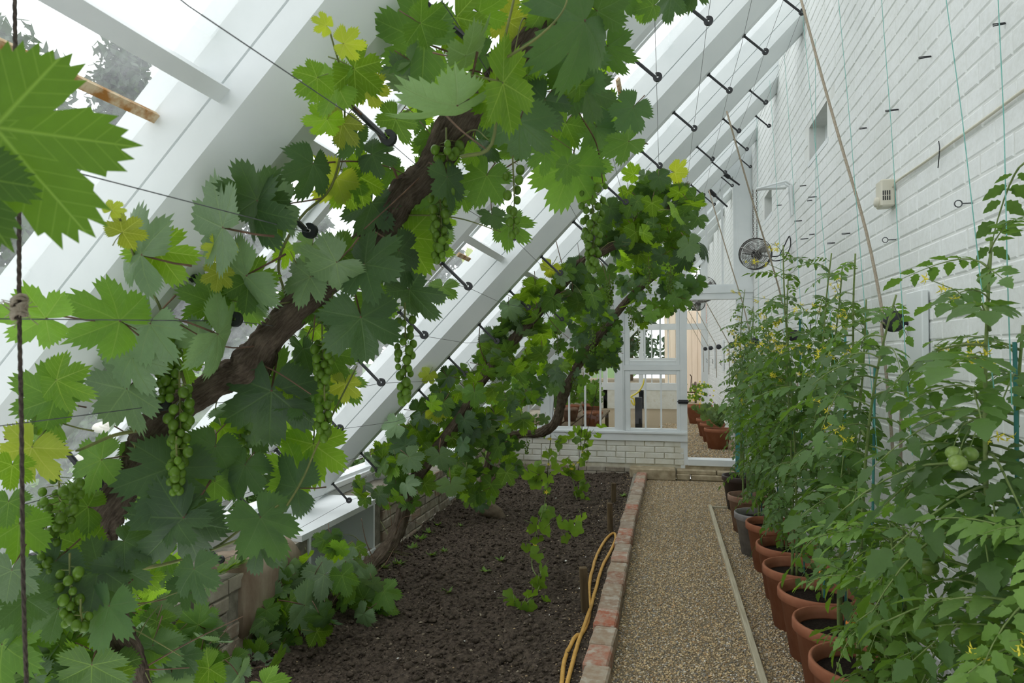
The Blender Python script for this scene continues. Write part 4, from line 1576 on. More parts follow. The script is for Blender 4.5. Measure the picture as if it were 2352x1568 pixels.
# hand-set leaves: centre px, py, width px, tip direction, kind, depth Y, turn about midrib, turn across
LA = [
    (75, 725, 150, 190, 'g', 1.2, .5, .1), (243, 722, 175, 205, 'g', 1.3, .2, .2), (300, 580, 200, 190, 'p', 1.35, .3, .9), (292, 520, 85, -50, 'y', 1.4, .2, .2), (262, 474, 48, -60, 'y', 1.4, .4, .3),
    (375, 600, 150, 60, 'b', 1.42, .3, .2), (490, 520, 215, 185, 'p', 1.45, .2, 1.05), (580, 432, 150, -110, 'd', 1.5, .3, .3), (600, 480, 170, 0, 'd', 1.5, .2, 1.1), (640, 472, 150, 170, 'p', 1.5, .2, 1.0),
    (622, 512, 95, 140, 'b', 1.6, .2, .1), (505, 580, 75, 120, 'y', 1.55, .4, .3), (500, 640, 70, 100, 'y', 1.6, .2, .2), (545, 645, 190, 150, 'p', 1.5, .2, .9), (590, 660, 130, 40, 'g', 1.6, .3, .3),
    (710, 400, 130, 110, 'd', 1.6, .6, .3), (760, 430, 120, 120, 'y', 1.62, .3, .2), (800, 440, 100, 60, 'b', 1.64, .2, .3), (840, 410, 120, 20, 'b', 1.66, .2, .5), (850, 490, 130, 100, 'd', 1.62, .4, .4),
    (750, 200, 130, 170, 'b', 1.5, .5, .3), (715, 190, 90, 140, 'b', 1.5, .2, .2), (805, 100, 75, 0, 'y', 1.46, .3, .2), (740, 55, 50, 200, 'y', 1.44, .3, .3), (835, 170, 130, 30, 'b', 1.5, .3, .3), (850, 215, 90, 70, 'y', 1.55, .2, .3),
    (940, 85, 190, 200, 'g', 1.6, .1, .2), (985, 60, 110, 20, 'g', 1.6, .3, .4), (930, 195, 120, 120, 'p', 1.55, .4, .6), (960, 150, 90, 30, 'p', 1.55, .2, .8), (780, 300, 95, 110, 'y', 1.55, .4, .2), (745, 290, 90, 110, 'b', 1.6, .4, .4), (810, 325, 100, 120, 'd', 1.58, .8, .2),
    (1180, 195, 200, 10, 'b', 1.22, .3, .9), (1120, 230, 120, 170, 'b', 1.3, .1, .8), (1310, 60, 260, 160, 'd', 1.3, .3, .85), (1390, 40, 130, 40, 'd', 1.35, .3, .5), (1010, 270, 240, 145, 'p', 1.2, 1.2, .2), (1095, 110, 150, -35, 'p', 1.2, 1.2, .1),
    (1190, 310, 160, 100, 'd', 1.5, .2, .3), (1320, 170, 150, 95, 'd', 1.7, .4, .2), (1350, 230, 130, 80, 'd', 1.8, .3, .3), (1400, 130, 120, 80, 'd', 1.9, .7, .2), (1410, 270, 110, 30, 'g', 2.0, .3, .2), (1240, 250, 120, 120, 'd', 1.7, .3, .3),
    (1300, 410, 165, 110, 'g', 1.95, .1, .15), (1365, 390, 90, 60, 'g', 2.0, .3, .2), (1025, 430, 120, 95, 'd', 1.6, .9, .3), (1110, 425, 120, 110, 'g', 1.75, .2, .2), (1060, 60, 130, 60, 'b', 1.6, .3, .4), (1120, 40, 120, 30, 'g', 1.6, .3, .3),
    (1180, 60, 110, 40, 'y', 1.62, .3, .4), (1420, 10, 110, 90, 'd', 1.7, .4, .1), (1470, 15, 80, 100, 'g', 1.8, .4, .1), (1540, 10, 90, 95, 'd', 1.9, .7, .1), (1555, -10, 70, 80, 'd', 1.95, .7, .1), (1270, 20, 130, 60, 'g', 1.55, .3, .4),
    (755, 620, 150, 135, 'p', 1.45, .3, .6), (690, 640, 120, 170, 'p', 1.5, .4, .4), (860, 615, 170, 20, 'd', 1.5, .2, .8), (800, 590, 110, 20, 'g', 1.6, .3, .6), (950, 570, 160, 60, 'b', 1.7, .1, .2), (930, 600, 140, 60, 'd', 1.6, .8, .3), (955, 690, 150, 60, 'd', 1.7, .9, .3),
    (835, 765, 185, 80, 'd', 1.55, .1, .2), (700, 690, 120, 200, 'd', 1.7, .4, .5), (520, 775, 190, 20, 'p', 1.35, .2, 1.0), (440, 790, 120, 150, 'p', 1.4, .5, .6), (330, 770, 170, 120, 'p', 1.38, .5, .5), (285, 840, 160, 130, 'p', 1.36, .3, .6),
    (270, 910, 190, 140, 'p', 1.35, .3, .8), (100, 900, 150, 210, 'g', 1.2, .2, .2), (150, 880, 130, 20, 'b', 1.2, .5, .6), (110, 960, 150, 200, 'b', 1.2, .3, .9), (60, 1050, 150, 120, 'y', 1.15, .4, .5), (25, 1085, 90, 100, 'b', 1.1, .3, .3),
    (620, 940, 210, 95, 'd', 1.6, .1, .15), (650, 880, 150, 30, 'd', 1.7, .3, .5), (680, 985, 110, 60, 'b', 1.75, .3, .3), (720, 1050, 150, 90, 'b', 1.75, .05, .1), (665, 1080, 130, 200, 'b', 1.7, .2, .5), (655, 1115, 140, 190, 'd', 1.65, .2, .3),
    (790, 895, 75, 100, 'y', 1.8, .3, .3), (685, 860, 40, 60, 'y', 1.85, .3, .3), (555, 1090, 120, 110, 'd', 1.6, .2, .2), (485, 1050, 130, 110, 'd', 1.55, .2, .2), (380, 1110, 200, 110, 'd', 1.45, .1, .2), (395, 1220, 210, 130, 'd', 1.42, .1, .35),
    (420, 1195, 120, 10, 'd', 1.42, .2, .7), (610, 1220, 170, 70, 'd', 1.5, .6, .2), (590, 1270, 110, 110, 'd', 1.5, .3, .2), (450, 1330, 120, 80, 'd', 1.4, .7, .2), (340, 1020, 120, 30, 'd', 1.5, .4, .6), (210, 1060, 130, 170, 'g', 1.4, .3, .5), (120, 1000, 140, 0, 'p', 1.3, .2, .9),
    (280, 1330, 130, 90, 'd', 1.38, .2, .2), (200, 1320, 160, 150, 'd', 1.35, .3, .3), (110, 1310, 140, 130, 'd', 1.3, .3, .3), (240, 1420, 150, 110, 'd', 1.32, .7, .2), (130, 1420, 110, 100, 'd', 1.3, .3, .2), (300, 1255, 110, 40, 'd', 1.4, .3, .5),
    (40, 1230, 140, 100, 'g', 1.2, .4, .3), (20, 1330, 120, 110, 'p', 1.15, .4, .5), (60, 1400, 120, 90, 'd', 1.2, .5, .2), (20, 1170, 90, 90, 'g', 1.15, .3, .3), (180, 1160, 120, 190, 'g', 1.4, .3, .4), (180, 1250, 120, 200, 'g', 1.4, .3, .5),
    (560, 700, 130, 60, 'g', 1.75, .3, .3), (470, 690, 120, 200, 'g', 1.7, .3, .4), (880, 690, 120, 30, 'g', 1.75, .3, .3), (1000, 480, 100, 60, 'g', 1.8, .3, .3), (430, 850, 100, 60, 'g', 1.6, .3, .4), (770, 830, 110, 60, 'g', 1.8, .3, .3),
    (1230, 180, 110, 20, 'g', 1.7, .3, .4), (1100, 140, 100, 140, 'd', 1.6, .3, .3), (1030, 180, 120, 90, 'g', 1.68, .3, .3), (1000, 330, 90, 60, 'd', 1.68, .3, .4), (900, 290, 100, 120, 'g', 1.6, .3, .4), (870, 360, 90, 20, 'd', 1.64, .4, .4),
    (1380, 310, 110, 60, 'd', 2.0, .3, .3), (1290, 300, 100, 120, 'g', 1.95, .3, .3), (1350, 130, 100, 60, 'g', 1.9, .3, .4),
]
for x, y, w, tip, kind, Y, yt, pt in LA:
    c_ = onY(x, y, Y)
    z = project(c_)[2]
    size = w / FPX * z / 1.62
    a = math.radians(tip)
    off = w * .20 * cos(pt)
    P = onY(x - cos(a) * off, y - sin(a) * off, Y)
    dd = (P - CAM).dot(NR)
    if dd > .85:            # keep clear of the rafters
        P = CAM + (P - CAM) * (.85 / dd)
        size *= .85 / dd
    s1, s2 = RV.choice((-1, 1)), RV.choice((-1, 1))
    put_leaf(vA, P, size, tip, kind, yt * s1, pt * (s2 if kind != 'p' else -1), 1)
# filling leaves close round the trunk
for k in range(110):
    q = SA[int(RV.random() ** .9 * (len(SA) - 30)) + 26]
    P = Vector(q[:3]) + Vector((RV.gauss(0, .11), RV.gauss(.19, .10), RV.gauss(-.02, .10)))
    z = project(P)[2]
    put_leaf(vA, P, RV.uniform(.045, .085), RV.uniform(20, 200), RV.choice('dddgggbbp'), RV.uniform(-.9, .9), RV.uniform(-.9, .9))
# the big leaf by the lens and its neighbour
nl = thing('vine_shoot', 'blurred large green vine leaf hanging close beside the dark rope', 'vine leaf', tuple(onY(-60, 250, .52)))
put_leaf(nl, onY(-12, 292, .52), .118, 50, 'g', .1, .1)
put_leaf(nl, onY(-95, 400, .50), .075, 110, 'g', .2, .2)
cane(nl, [onY(-18, 292, .52), onY(-60, 250, .54), onY(-120, 100, .56)], .003, 'cane_green')

twigs(vA, SA, 70, 3)
nb = 0
for x, y, Y, L, W, n in ((385, 760, 1.42, .16, .038, 34), (412, 880, 1.42, .20, .034, 36), (405, 1030, 1.40, .10, .030, 18), (135, 1095, 1.30, .12, .062, 26), (105, 1190, 1.30, .12, .045, 14), (160, 1300, 1.28, .12, .036, 16), (185, 1405, 1.28, .03, .030, 6),
                          (740, 770, 1.62, .13, .032, 22), (745, 900, 1.62, .12, .028, 16), (930, 720, 1.72, .24, .036, 34), (1010, 430, 1.62, .18, .034, 34), (1025, 320, 1.6, .05, .06, 12), (1178, 370, 1.75, .20, .026, 12), (1360, 420, 2.0, .26, .040, 50), (550, 985, 1.7, .12, .03, 14)):
    single = nb + n <= 300
    nb += n
    bunch(vA, onY(x, y, Y), L, W, n, 300 + nb, single)

# ---------------------------------------------------------------- vines B and C farther along the border
def fill_vine(v, ells, Ybase, dens, smin, smax, kinds, S, seed):
    r_ = random.Random(seed)
    allp = []
    for (cx, cy, rx, ry, n, Y, sp) in ells:
        for k in range(int(n * dens)):
            a, q = r_.random() * 2 * pi, math.sqrt(r_.random())
            allp.append((cx + rx * q * cos(a), cy + ry * q * sin(a), Y + r_.gauss(0, sp)))
    r_.shuffle(allp)
    rest = MB()
    ruv = []
    n_obj = 0
    allp.sort(key=lambda p: p[2])
    for x, y, Y in allp:
        P = onY(x, y, Y)
        P.x = max(P.x, XL + .06)
        P.z = max(P.z, .05)
        lim = (P - CAM).dot(NR)
        if lim > .86:
            P = P - NR * (lim - .86)
        kind = r_.choice(kinds if y < 1240 else 'ppppggbbd')  # low leaves get paler kinds, painting in light from above
        size = r_.uniform(smin, smax)
        tip = r_.gauss(95, 50)
        yt, pt = r_.gauss(0, .55), r_.gauss(-.25, .5)
        if n_obj < 300:
            o = put_leaf(v, P, size, tip, kind, yt, pt)
            n_obj += 1
        else:
            m = leaf_matrix(P, size, tip, yt, pt)
            g_ = _geo[r_.randrange(7)]
            rest.add([m @ Vector(p) for p in g_.v], g_.f, 0)
            ruv += [v_[:2] for v_ in g_.v]
            for q in range(len(g_.f)):
                rest.m[-len(g_.f) + q] = 'dgbyp'.index(kind) if g_.m[q] == 0 else 5
    if rest.v:
        g_ = rest.build('leaves', [M['vine_dark'], M['vine_mid'], M['vine_bright'], M['vine_yellow'], M['vine_pale'], M['cane_brown']], v, True)
        set_uv(g_.data, ruv)
        g_['kind'] = 'stuff'


vB = thing('grape_vine', 'grape vine with a long leaning trunk rising off the soil past the lined vent', 'vine', (-1.95, 3.05, 0), 'grape vines trained under the roof')
pB = [(600, 1520, 3.05, .05), (665, 1490, 3.15, .045), (705, 1440, 3.3, .043), (745, 1395, 3.5, .042), (800, 1345, 3.65, .042), (850, 1300, 3.8, .044), (893, 1255, 3.92, .046), (918, 1205, 3.98, .044), (945, 1115, 4.02, .04), (998, 1040, 4.05, .038), (1066, 946, 4.1, .036), (1101, 880, 4.15, .036), (1180, 780, 4.2, .034), (1254, 697, 4.25, .032), (1311, 630, 4.25, .032), (1346, 598, 4.25, .03), (1440, 548, 4.3, .027), (1500, 512, 4.3, .024), (1540, 470, 4.32, .016)]
tB, SB = trunk(pB, 'trunk', vB, 4.0, 6, [(-1.93, 2.95, -.06, .06)])
for pts_ in ([(1130, 860, 4.2), (1100, 780, 4.1), (1120, 650, 4.0), (1085, 600, 3.9)], [(1300, 640, 4.25), (1275, 540, 4.3), (1290, 530, 4.3)], [(1440, 545, 4.3), (1480, 450, 4.3), (1485, 390, 4.3)], [(860, 1290, 3.8), (840, 1240, 3.8), (830, 1190, 3.8)], [(700, 1440, 3.3), (720, 1330, 3.2), (740, 1290, 3.2)], [(560, 1530, 3.0), (545, 1440, 3.0), (540, 1380, 3.0)], [(600, 1500, 3.1), (630, 1400, 3.1), (650, 1390, 3.1)], [(830, 1340, 3.6), (880, 1300, 3.6), (905, 1260, 3.7)]):
    cane(vB, [onY(*p) for p in pts_], .005, 'cane_brown')
EB = [(110, 1535, 150, 45, 34, 1.6, .06), (300, 1545, 100, 35, 14, 1.95, .05), (30, 1440, 50, 60, 10, 1.5, .05), (250, 1510, 150, 60, 26, 1.95, .06), (80, 1490, 110, 70, 26, 1.65, .06), (170, 1440, 90, 50, 12, 1.8, .06), (330, 1430, 90, 60, 12, 2.1, .06), (450, 1540, 110, 40, 16, 2.4, .06), (40, 1400, 60, 50, 6, 1.55, .05), (690, 1330, 130, 60, 12, 3.2, .08), (600, 1420, 150, 70, 20, 3.1, .08), (820, 1320, 80, 70, 14, 3.5, .08), (540, 1500, 130, 60, 20, 3.0, .08), (730, 1270, 70, 50, 6, 3.3, .06), (850, 1395, 50, 50, 7, 3.6, .06), (440, 1470, 80, 60, 12, 2.4, .06),
      (890, 1090, 95, 85, 26, 4.0, .12), (1000, 1010, 110, 110, 40, 4.05, .15), (1080, 1070, 90, 80, 24, 4.2, .12), (1110, 900, 110, 120, 46, 4.15, .16), (1170, 770, 90, 90, 32, 4.2, .16), (1230, 690, 70, 70, 20, 4.2, .14), (1330, 650, 70, 60, 18, 4.25, .14), (1440, 520, 100, 70, 34, 4.3, .16), (1520, 500, 80, 95, 36, 4.3, .16), (1480, 420, 55, 35, 7, 4.3, .1), (1580, 520, 40, 80, 12, 4.35, .12), (1100, 640, 30, 40, 3, 4.0, .05), (1190, 600, 30, 20, 2, 4.1, .05)]
fill_vine(vB, EB, 4.2, 1.12, .058, .11, 'ddddgggggbbbpp', SB, 11)
for x, y, w, tip, kind, Y in ((1085, 600, 50, -60, 'y', 3.95), (1120, 640, 60, 60, 'y', 3.95), (1010, 1045, 70, 90, 'p', 3.85), (1000, 940, 60, 30, 'y', 3.9), (895, 905, 55, 60, 'y', 3.95), (1550, 395, 60, 20, 'y', 4.3), (1455, 400, 45, 200, 'b', 4.3), (960, 790, 45, 90, 'p', 3.9), (1265, 615, 55, 120, 'y', 4.2), (985, 860, 40, 120, 'y', 3.9), (700, 1390, 110, 20, 'p', 3.1), (610, 1380, 100, 200, 'p', 3.1), (745, 1320, 90, 150, 'p', 3.2)):
    P = onY(x, y, Y)
    put_leaf(vB, P, w / FPX * project(P)[2] / 1.55, tip, kind, RV.uniform(-.4, .4), RV.uniform(-.8, .2))
for k, (x, y, Y, L, W, n) in enumerate(((425, 1385, 2.85, .16, .05, 42), (410, 1470, 2.85, .15, .045, 30), (800, 1450, 3.5, .16, .04, 36), (1400, 640, 4.3, .16, .04, 44), (1540, 600, 4.35, .2, .045, 44), (1490, 600, 4.3, .2, .04, 40))):
    bunch(vB, onY(x, y, Y), L, W, n, 600 + k, k < 2, .0105 if k < 2 else .0075)

twigs(vB, SB, 50, 4)
vC = thing('grape_vine', 'grape vine with a hooked drooping stem in front of the partition', 'vine', (-1.7, 6.1, 0), 'grape vines trained under the roof')
pC = [(1112, 1120, 6.1, .05), (1128, 1045, 6.05, .048), (1150, 1010, 6.0, .044), (1193, 997, 6.0, .036), (1228, 996, 6.0, .040), (1250, 990, 6.0, .044), (1272, 974, 6.0, .040), (1285, 945, 6.0, .040), (1294, 910, 6.0, .046), (1306, 880, 6.0, .040), (1330, 836, 6.0, .038), (1358, 795, 6.0, .036), (1400, 740, 6.05, .034), (1450, 680, 6.1, .03), (1520, 620, 6.1, .026), (1570, 570, 6.1, .02)]
tC, SC = trunk(pC, 'trunk', vC, 9.0, 5, [(-1.72, 6.15, -.06, .06)])
trC = MB()
rings = []
for k, (x_, y_, z_, r_) in enumerate(((-1.72, 6.1, .0, .07), (-1.66, 6.05, .09, .085), (-1.56, 6.0, .07, .07), (-1.48, 5.97, .05, .055), (-1.42, 5.93, .01, .035))):
    rings.append([Vector((x_, y_, z_)) + Vector((.3 * cos(a), sin(a) * .9, cos(a))) * r_ * (1 + .2 * noise.noise((cos(a) * 2, sin(a) * 2, k))) for a in np.linspace(0, 2 * pi, 13)[:-1]])
trC.loft(rings)
trC.build('stump_root', M['bark'], vC, True)
EC = [(1375, 780, 55, 70, 30, 6.0, .2), (1225, 840, 75, 80, 44, 5.8, .2), (1330, 755, 90, 75, 44, 5.9, .2), (1470, 650, 110, 80, 54, 6.1, .2), (1205, 925, 75, 50, 18, 6.3, .1), (1150, 1040, 45, 65, 18, 5.9, .12), (1560, 620, 60, 60, 24, 6.1, .15), (1110, 960, 60, 60, 18, 5.9, .12), (1345, 850, 25, 30, 5, 5.9, .1), (1475, 715, 35, 30, 8, 6.1, .1), (1405, 800, 25, 25, 5, 6.0, .1), (1090, 1130, 40, 30, 6, 5.8, .1)]
fill_vine(vC, EC, 6.0, 1.05, .06, .108, 'dddddggggbbbpp', SC, 13)
for k, (x, y, Y, L, W, n) in enumerate(((1360, 760, 5.7, .2, .045, 44), (1385, 700, 5.8, .22, .045, 44), (1225, 960, 5.8, .14, .04, 34), (1320, 860, 5.9, .2, .045, 40), (1450, 700, 6.0, .22, .045, 40), (1210, 1010, 5.9, .12, .03, 26), (1465, 760, 6.1, .16, .03, 22), (1280, 760, 5.7, .2, .045, 40))):
    bunch(vC, onY(x, y, Y), L, W, n, 700 + k, False, .0075)
# ================================================================ TOMATOES IN POTS
RT = random.Random(77)


def leaflet(mb, base, d, n, L, W, m=0, r_=RT):
    """toothed leaflet: base point, direction d, normal n"""
    d = d.normalized()
    s_ = d.cross(n).normalized()
    n = s_.cross(d)
    prof = [(0, .04), (.10, .50), (.20, .47), (.34, .94), (.44, .70), (.58, .80), (.68, .50), (.81, .42), (1, 0)]
    droop = r_.uniform(.1, .35)
    cupp = r_.uniform(.1, .3)
    mid, lf, rt = [], [], []
    for t_, w in prof:
        c_ = base + d * (L * t_) - n * (droop * L * t_ * t_)
        mid.append(c_)
        lf.append(c_ + s_ * (W * w) + n * (cupp * W * w))
        rt.append(c_ - s_ * (W * w * r_.uniform(.9, 1.1)) + n * (cupp * W * w))
    k = len(prof)
    v = mid + lf + rt
    fs = []
    for i in range(k - 1):
        fs.append((i, i + 1, k + i + 1, k + i))
        fs.append((i, 2 * k + i, 2 * k + i + 1, i + 1))
    mb.add(v, fs, m)


def tomato_leaf_mesh(seed, mat, curl):
    r_ = random.Random(seed)
    mb = MB()
    pts = []
    for k in range(8):
        t_ = k / 7
        pts.append(Vector((.03 * sin(t_ * 4 + seed), t_, .10 * sin(t_ * 2.2) - curl * t_ * t_)))
    mb.tube(pts, [.016 - .010 * k / 7 for k in range(8)], 4, 1)
    up = Vector((0, 0, 1))
    for k, (t_, L) in enumerate(((.24, .20), (.40, .26), (.56, .29), (.72, .28), (.88, .23))):
        i = min(int(t_ * 7), 6)
        p = pts[i].lerp(pts[i + 1], t_ * 7 - i)
        tg = (pts[i + 1] - pts[i]).normalized()
        for sg in (-1, 1):
            side = tg.cross(up).normalized() * sg
            dd = (side * .9 + tg * .55 - up * r_.uniform(0, .3))
            ll = L * r_.uniform(.8, 1.15)
            nn = (tg.cross(side) * (1 if tg.cross(side).z > 0 else -1) + side * r_.uniform(-.3, .1)).normalized()
            leaflet(mb, p + dd.normalized() * .035, dd, nn, ll, ll * .33, 0, r_)
        if k in (1, 3):
            p2 = p + tg * .08
            for sg in (-1, 1):
                side = tg.cross(up).normalized() * sg
                leaflet(mb, p2, side + tg * .4, up, .10, .04, 0, r_)
    tg = (pts[-1] - pts[-2]).normalized()
    nn = tg.orthogonal()
    nn = (up - tg * up.dot(tg)).normalized()
    leaflet(mb, pts[-1], tg, nn, .32, .12, 0, r_)
    return mb.mesh('tomato_leaf', [M[mat], M['tomato_stem']], True)


TL = {k: [tomato_leaf_mesh(40 + q, k, (.35, .6, .8, .5, 1.05)[q]) for q in range(5)] for k in ('tomato_leaf', 'tomato_leaf_light')}


def flower_truss(parent, P, d, n, r_):
    mb = MB()
    tip = P + d
    mb.tube([P, P + d * .5 + Vector((0, 0, .015)), tip], [.0018, .0015, .001], 4, 1)
    for k in range(n):
        c_ = P + d * (.45 + .6 * k / n) + Vector((r_.uniform(-.02, .02), r_.uniform(-.02, .02), r_.uniform(-.02, .02)))
        ax = Vector((r_.uniform(-1, 1), r_.uniform(-1, 0), r_.uniform(-1, .3))).normalized()
        s1 = ax.orthogonal().normalized()
        s2 = ax.cross(s1)
        for q in range(5):
            a = 2 * pi * q / 5
            r1 = s1 * cos(a) + s2 * sin(a)
            r2 = s1 * cos(a + .35) + s2 * sin(a + .35)
            r3 = s1 * cos(a - .35) + s2 * sin(a - .35)
            mb.add([c_, c_ + r2 * .008 + ax * .002, c_ + r1 * .017 - ax * .003, c_ + r3 * .008 + ax * .002], [(0, 1, 2, 3)], 0)
        mb.tube([c_, c_ + ax * .008], [.003, .001], 4, 0)
    return mb.build('flower_truss', [M['flower_yellow'], M['tomato_stem']], parent)


tm = MB()
tm.ball((0, 0, 0), 1, 12, 8, 0, .92)
TOMF = {k: tm.mesh('tomato', M[k], True) for k in ('tomato_green', 'tomato_orange')}


def pot_parts(parent, x, y, R, H, mat, rimh=.05, n=36, z0=0.0, soil=True):
    rb_ = R * .70
    prof = [(0.001, .004), (rb_, 0), (R * .925, H - rimh), (R * .94, H - rimh), (R * 1.0, H - rimh + .006), (R * 1.0, H - .008), (R * .985, H), (R * .93, H), (R * .90, H - .03), (R * .885, H - .05)]
    MB().revolve(prof, (x, y, z0), n).build('pot', mat, parent, True)
    if soil:
        MB().revolve([(R * .89, H - .055), (R * .5, H - .045), (0.001, H - .04)], (x, y, z0), n).build('compost', M['pot_compost'], parent)


def tomato(x, y, H, R, potH, potmat, label, nstem=2, leaves=46, lk='tomato_leaf', lean=(0, 0), zpot=0.0, flowers=3, fruits=(), seed=1, llen=(.15, .26), zmin=.12, cane=True, top_l=1.0):
    r_ = random.Random(seed)
    t_ = thing('potted_tomato', label, 'tomato plant', (x, y, 0), 'tomato plants along the white wall')
    pot_parts(t_, x, y, R, potH, M[potmat])
    zs = potH - .045
    tops = []
    for s_ in range(nstem):
        bx, by = x + r_.uniform(-.05, .05), y + r_.uniform(-.05, .05)
        hh = H * (1 - .12 * s_ * r_.random()) - zs
        pts = []
        ph = r_.random() * 6
        for k in range(11):
            f = k / 10
            pts.append((bx + lean[0] * f * f + .03 * sin(ph + f * 5) * f + (.06 * (s_ - .5)) * f, by + lean[1] * f * f + .05 * sin(ph * 1.7 + f * 4) * f + (.16 * (s_ - (nstem - 1) / 2)) * f, zs + hh * f))
        S = [Vector(p) for p in catmull(pts, 4)]
        MB().tube(S, [.0085 * (1 - .62 * k / len(S)) for k in range(len(S))], 7).build('stem', M['tomato_stem'], t_, True)
        tops.append(S[-1])
        n = int(leaves * 1.05)
        for k in range(n):
            f = zmin + (1 - zmin) * (k + r_.random() * .6) / n
            p = S[min(int(f * (len(S) - 1)), len(S) - 1)]
            a = k * 2.4 + r_.uniform(-.5, .5)
            # fewer leaves push into the wall: turn them along it
            dx, dy = cos(a), sin(a)
            if dx > .3 and p.x > XW - .32:
                dx *= -.3
            L = r_.uniform(*llen) * (1 - .45 * max(0, f - .75) / .25 * top_l)
            d = Vector((dx, dy, r_.uniform(-.25, .45) + .4 * max(0, f - .8) / .2)).normalized()
            if p.z < .85:
                L *= .72
            if p.x + d.x * L > XW - .04:
                d.x = max(-.2, (XW - .04 - p.x) / L - .1)
                d.normalize()
            sd = d.cross(Vector((0, 0, 1))).normalized()
            up = sd.cross(d)
            rot = Matrix((sd, d, up)).transposed() @ Matrix.Rotation(r_.uniform(-.5, .5), 3, 'Y')
            o = link('leaf', r_.choice(TL[lk]), t_)
            o.matrix_basis = Matrix.Translation(p) @ (rot * L).to_4x4()
        for k in range(flowers):
            f = r_.uniform(.6, .98)
            p = S[int(f * (len(S) - 1))]
            flower_truss(t_, p, Vector((r_.uniform(-.20, -.06), r_.uniform(-.18, .02), r_.uniform(-.01, .09))), r_.randint(4, 6), r_)
    if cane:
        mb = MB()
        mb.tube([(x + .03, y + .02, zs - .05), (x + .03 + lean[0] * .3, y + .02, min(H - .25, 1.7))], .005, 6)
        mb.build('support_cane', M['teal_board'], t_)
    for (fx_, fy_, fz_, rr, kd) in fruits:
        o = link('tomato', TOMF[kd], t_)
        MB().tube([(fx_, fy_, fz_ + rr * .8), (fx_ + .02, fy_ + .02, fz_ + rr + .03), (fx_ + .06, fy_ + .09, fz_ + rr + .05)], .0014, 4).build('fruit_stalk', M['tomato_stem'], t_)
        o.matrix_basis = Matrix.Translation((fx_, fy_, fz_)) @ Matrix.Scale(rr, 4)
    return t_


def fr(px, Yp, rr, kd):
    p = onY(px[0], px[1], Yp)
    return (p.x, p.y, p.z, rr, kd)


G, O = 'tomato_green', 'tomato_orange'
tomato(.83, 1.9, 1.78, .19, .33, 'terracotta', 'tall tomato plant with broad leaves nearest the viewpoint by the wall', 2, 36, 'tomato_leaf', (.0, -.05), flowers=2, seed=1, llen=(.2, .32))
tomato(.78, 1.6, 1.2, .19, .33, 'terracotta', 'pale green leafy tomato plant beside the tall near one', 2, 30, 'tomato_leaf_light', (-.02, 0), flowers=1, seed=2, llen=(.2, .3),
       fruits=[fr((2190, 1040), 1.75, .018, G), fr((2200, 1062), 1.73, .02, G), fr((2228, 1042), 1.76, .018, G)])
tomato(.74, 2.42, 1.0, .19, .33, 'terracotta', 'low bushy light green tomato plant with ribbed leaves', 3, 26, 'tomato_leaf_light', (-.06, -.05), flowers=0, seed=3, llen=(.2, .32),
       fruits=[fr((2097, 1278), 1.98, .016, G), fr((2128, 1285), 1.98, .026, G), fr((2145, 1270), 1.98, .026, G), fr((2132, 1300), 1.98, .026, G), fr((2080, 1270), 1.98, .017, G)])
tomato(.73, 2.80, 1.7, .192, .33, 'terracotta', 'tomato plant with open pot of dark compost in front of it', 1, 32, 'tomato_leaf', (.1, -.25), flowers=2, seed=4, llen=(.18, .3), zmin=.2)
tomato(.74, 3.20, 1.9, .192, .33, 'terracotta', 'tomato plant bearing small ripe orange fruit low down', 2, 27, 'tomato_leaf', (.05, -.3), flowers=3, seed=5, zmin=.15,
       fruits=[fr((1949, 1412), 2.62, .016, O), fr((1955, 1432), 2.62, .019, O), fr((1973, 1438), 2.62, .016, O), fr((1990, 1425), 2.62, .018, O), fr((1999, 1393), 2.62, .015, O), fr((1984, 1430), 2.62, .015, O)])
tomato(.74, 3.60, 1.98, .192, .33, 'terracotta', 'tomato plant with green-canned stem and yellow flowers behind the orange fruit', 2, 30, 'tomato_leaf', (.03, -.15), flowers=3, seed=6,
       fruits=[fr((1887, 1316), 3.5, .014, O), fr((1865, 1350), 3.5, .013, G), fr((1990, 1195), 3.3, .018, G), fr((2000, 1205), 3.3, .015, G)])
tomato(.72, 3.98, 2.08, .192, .33, 'terracotta', 'tallest tomato plant with arching flowering tip against the wall', 2, 32, 'tomato_leaf', (-.03, -.05), flowers=4, seed=7)
tomato(.74, 4.42, 1.6, .192, .33, 'terracotta', 'bushy dark green tomato plant midway along the row', 2, 36, 'tomato_leaf', (.03, .05), flowers=3, seed=8, llen=(.16, .28))
tomato(.74, 4.98, 1.82, .19, .33, 'terracotta', 'slender tomato plant with sparse top over the timber strip', 2, 40, 'tomato_leaf', (.0, .0), flowers=3, seed=9, llen=(.15, .26))
tomato(.68, 5.36, 1.55, .17, .31, 'grey_pot_glaze', 'tomato plant in a pale grey pot', 2, 34, 'tomato_leaf', (.05, -.05), flowers=2, seed=10, llen=(.14, .24))
tomato(.69, 6.02, 1.85, .17, .31, 'old_terracotta', 'tomato plant in a faded terracotta pot near the doorway', 2, 34, 'tomato_leaf', (.06, .0), flowers=3, seed=11, llen=(.13, .22))
tomato(.72, 6.85, 2.12, .18, .33, 'brown_plastic', 'tomato plant in a dark brown pot closest to the doorway', 2, 34, 'tomato_leaf', (.08, -.05), flowers=4, seed=12, llen=(.13, .22), zmin=.3)
# white label in the front pot
o = MB().obox((.66, 2.66, .33), (.007, .004, 0), (0, .001, 0), (.03, .0, .05)).build('plant_label', M['white_trim'])
tag(o, 'slim white plant label stuck in the front pot of compost', 'plant label')
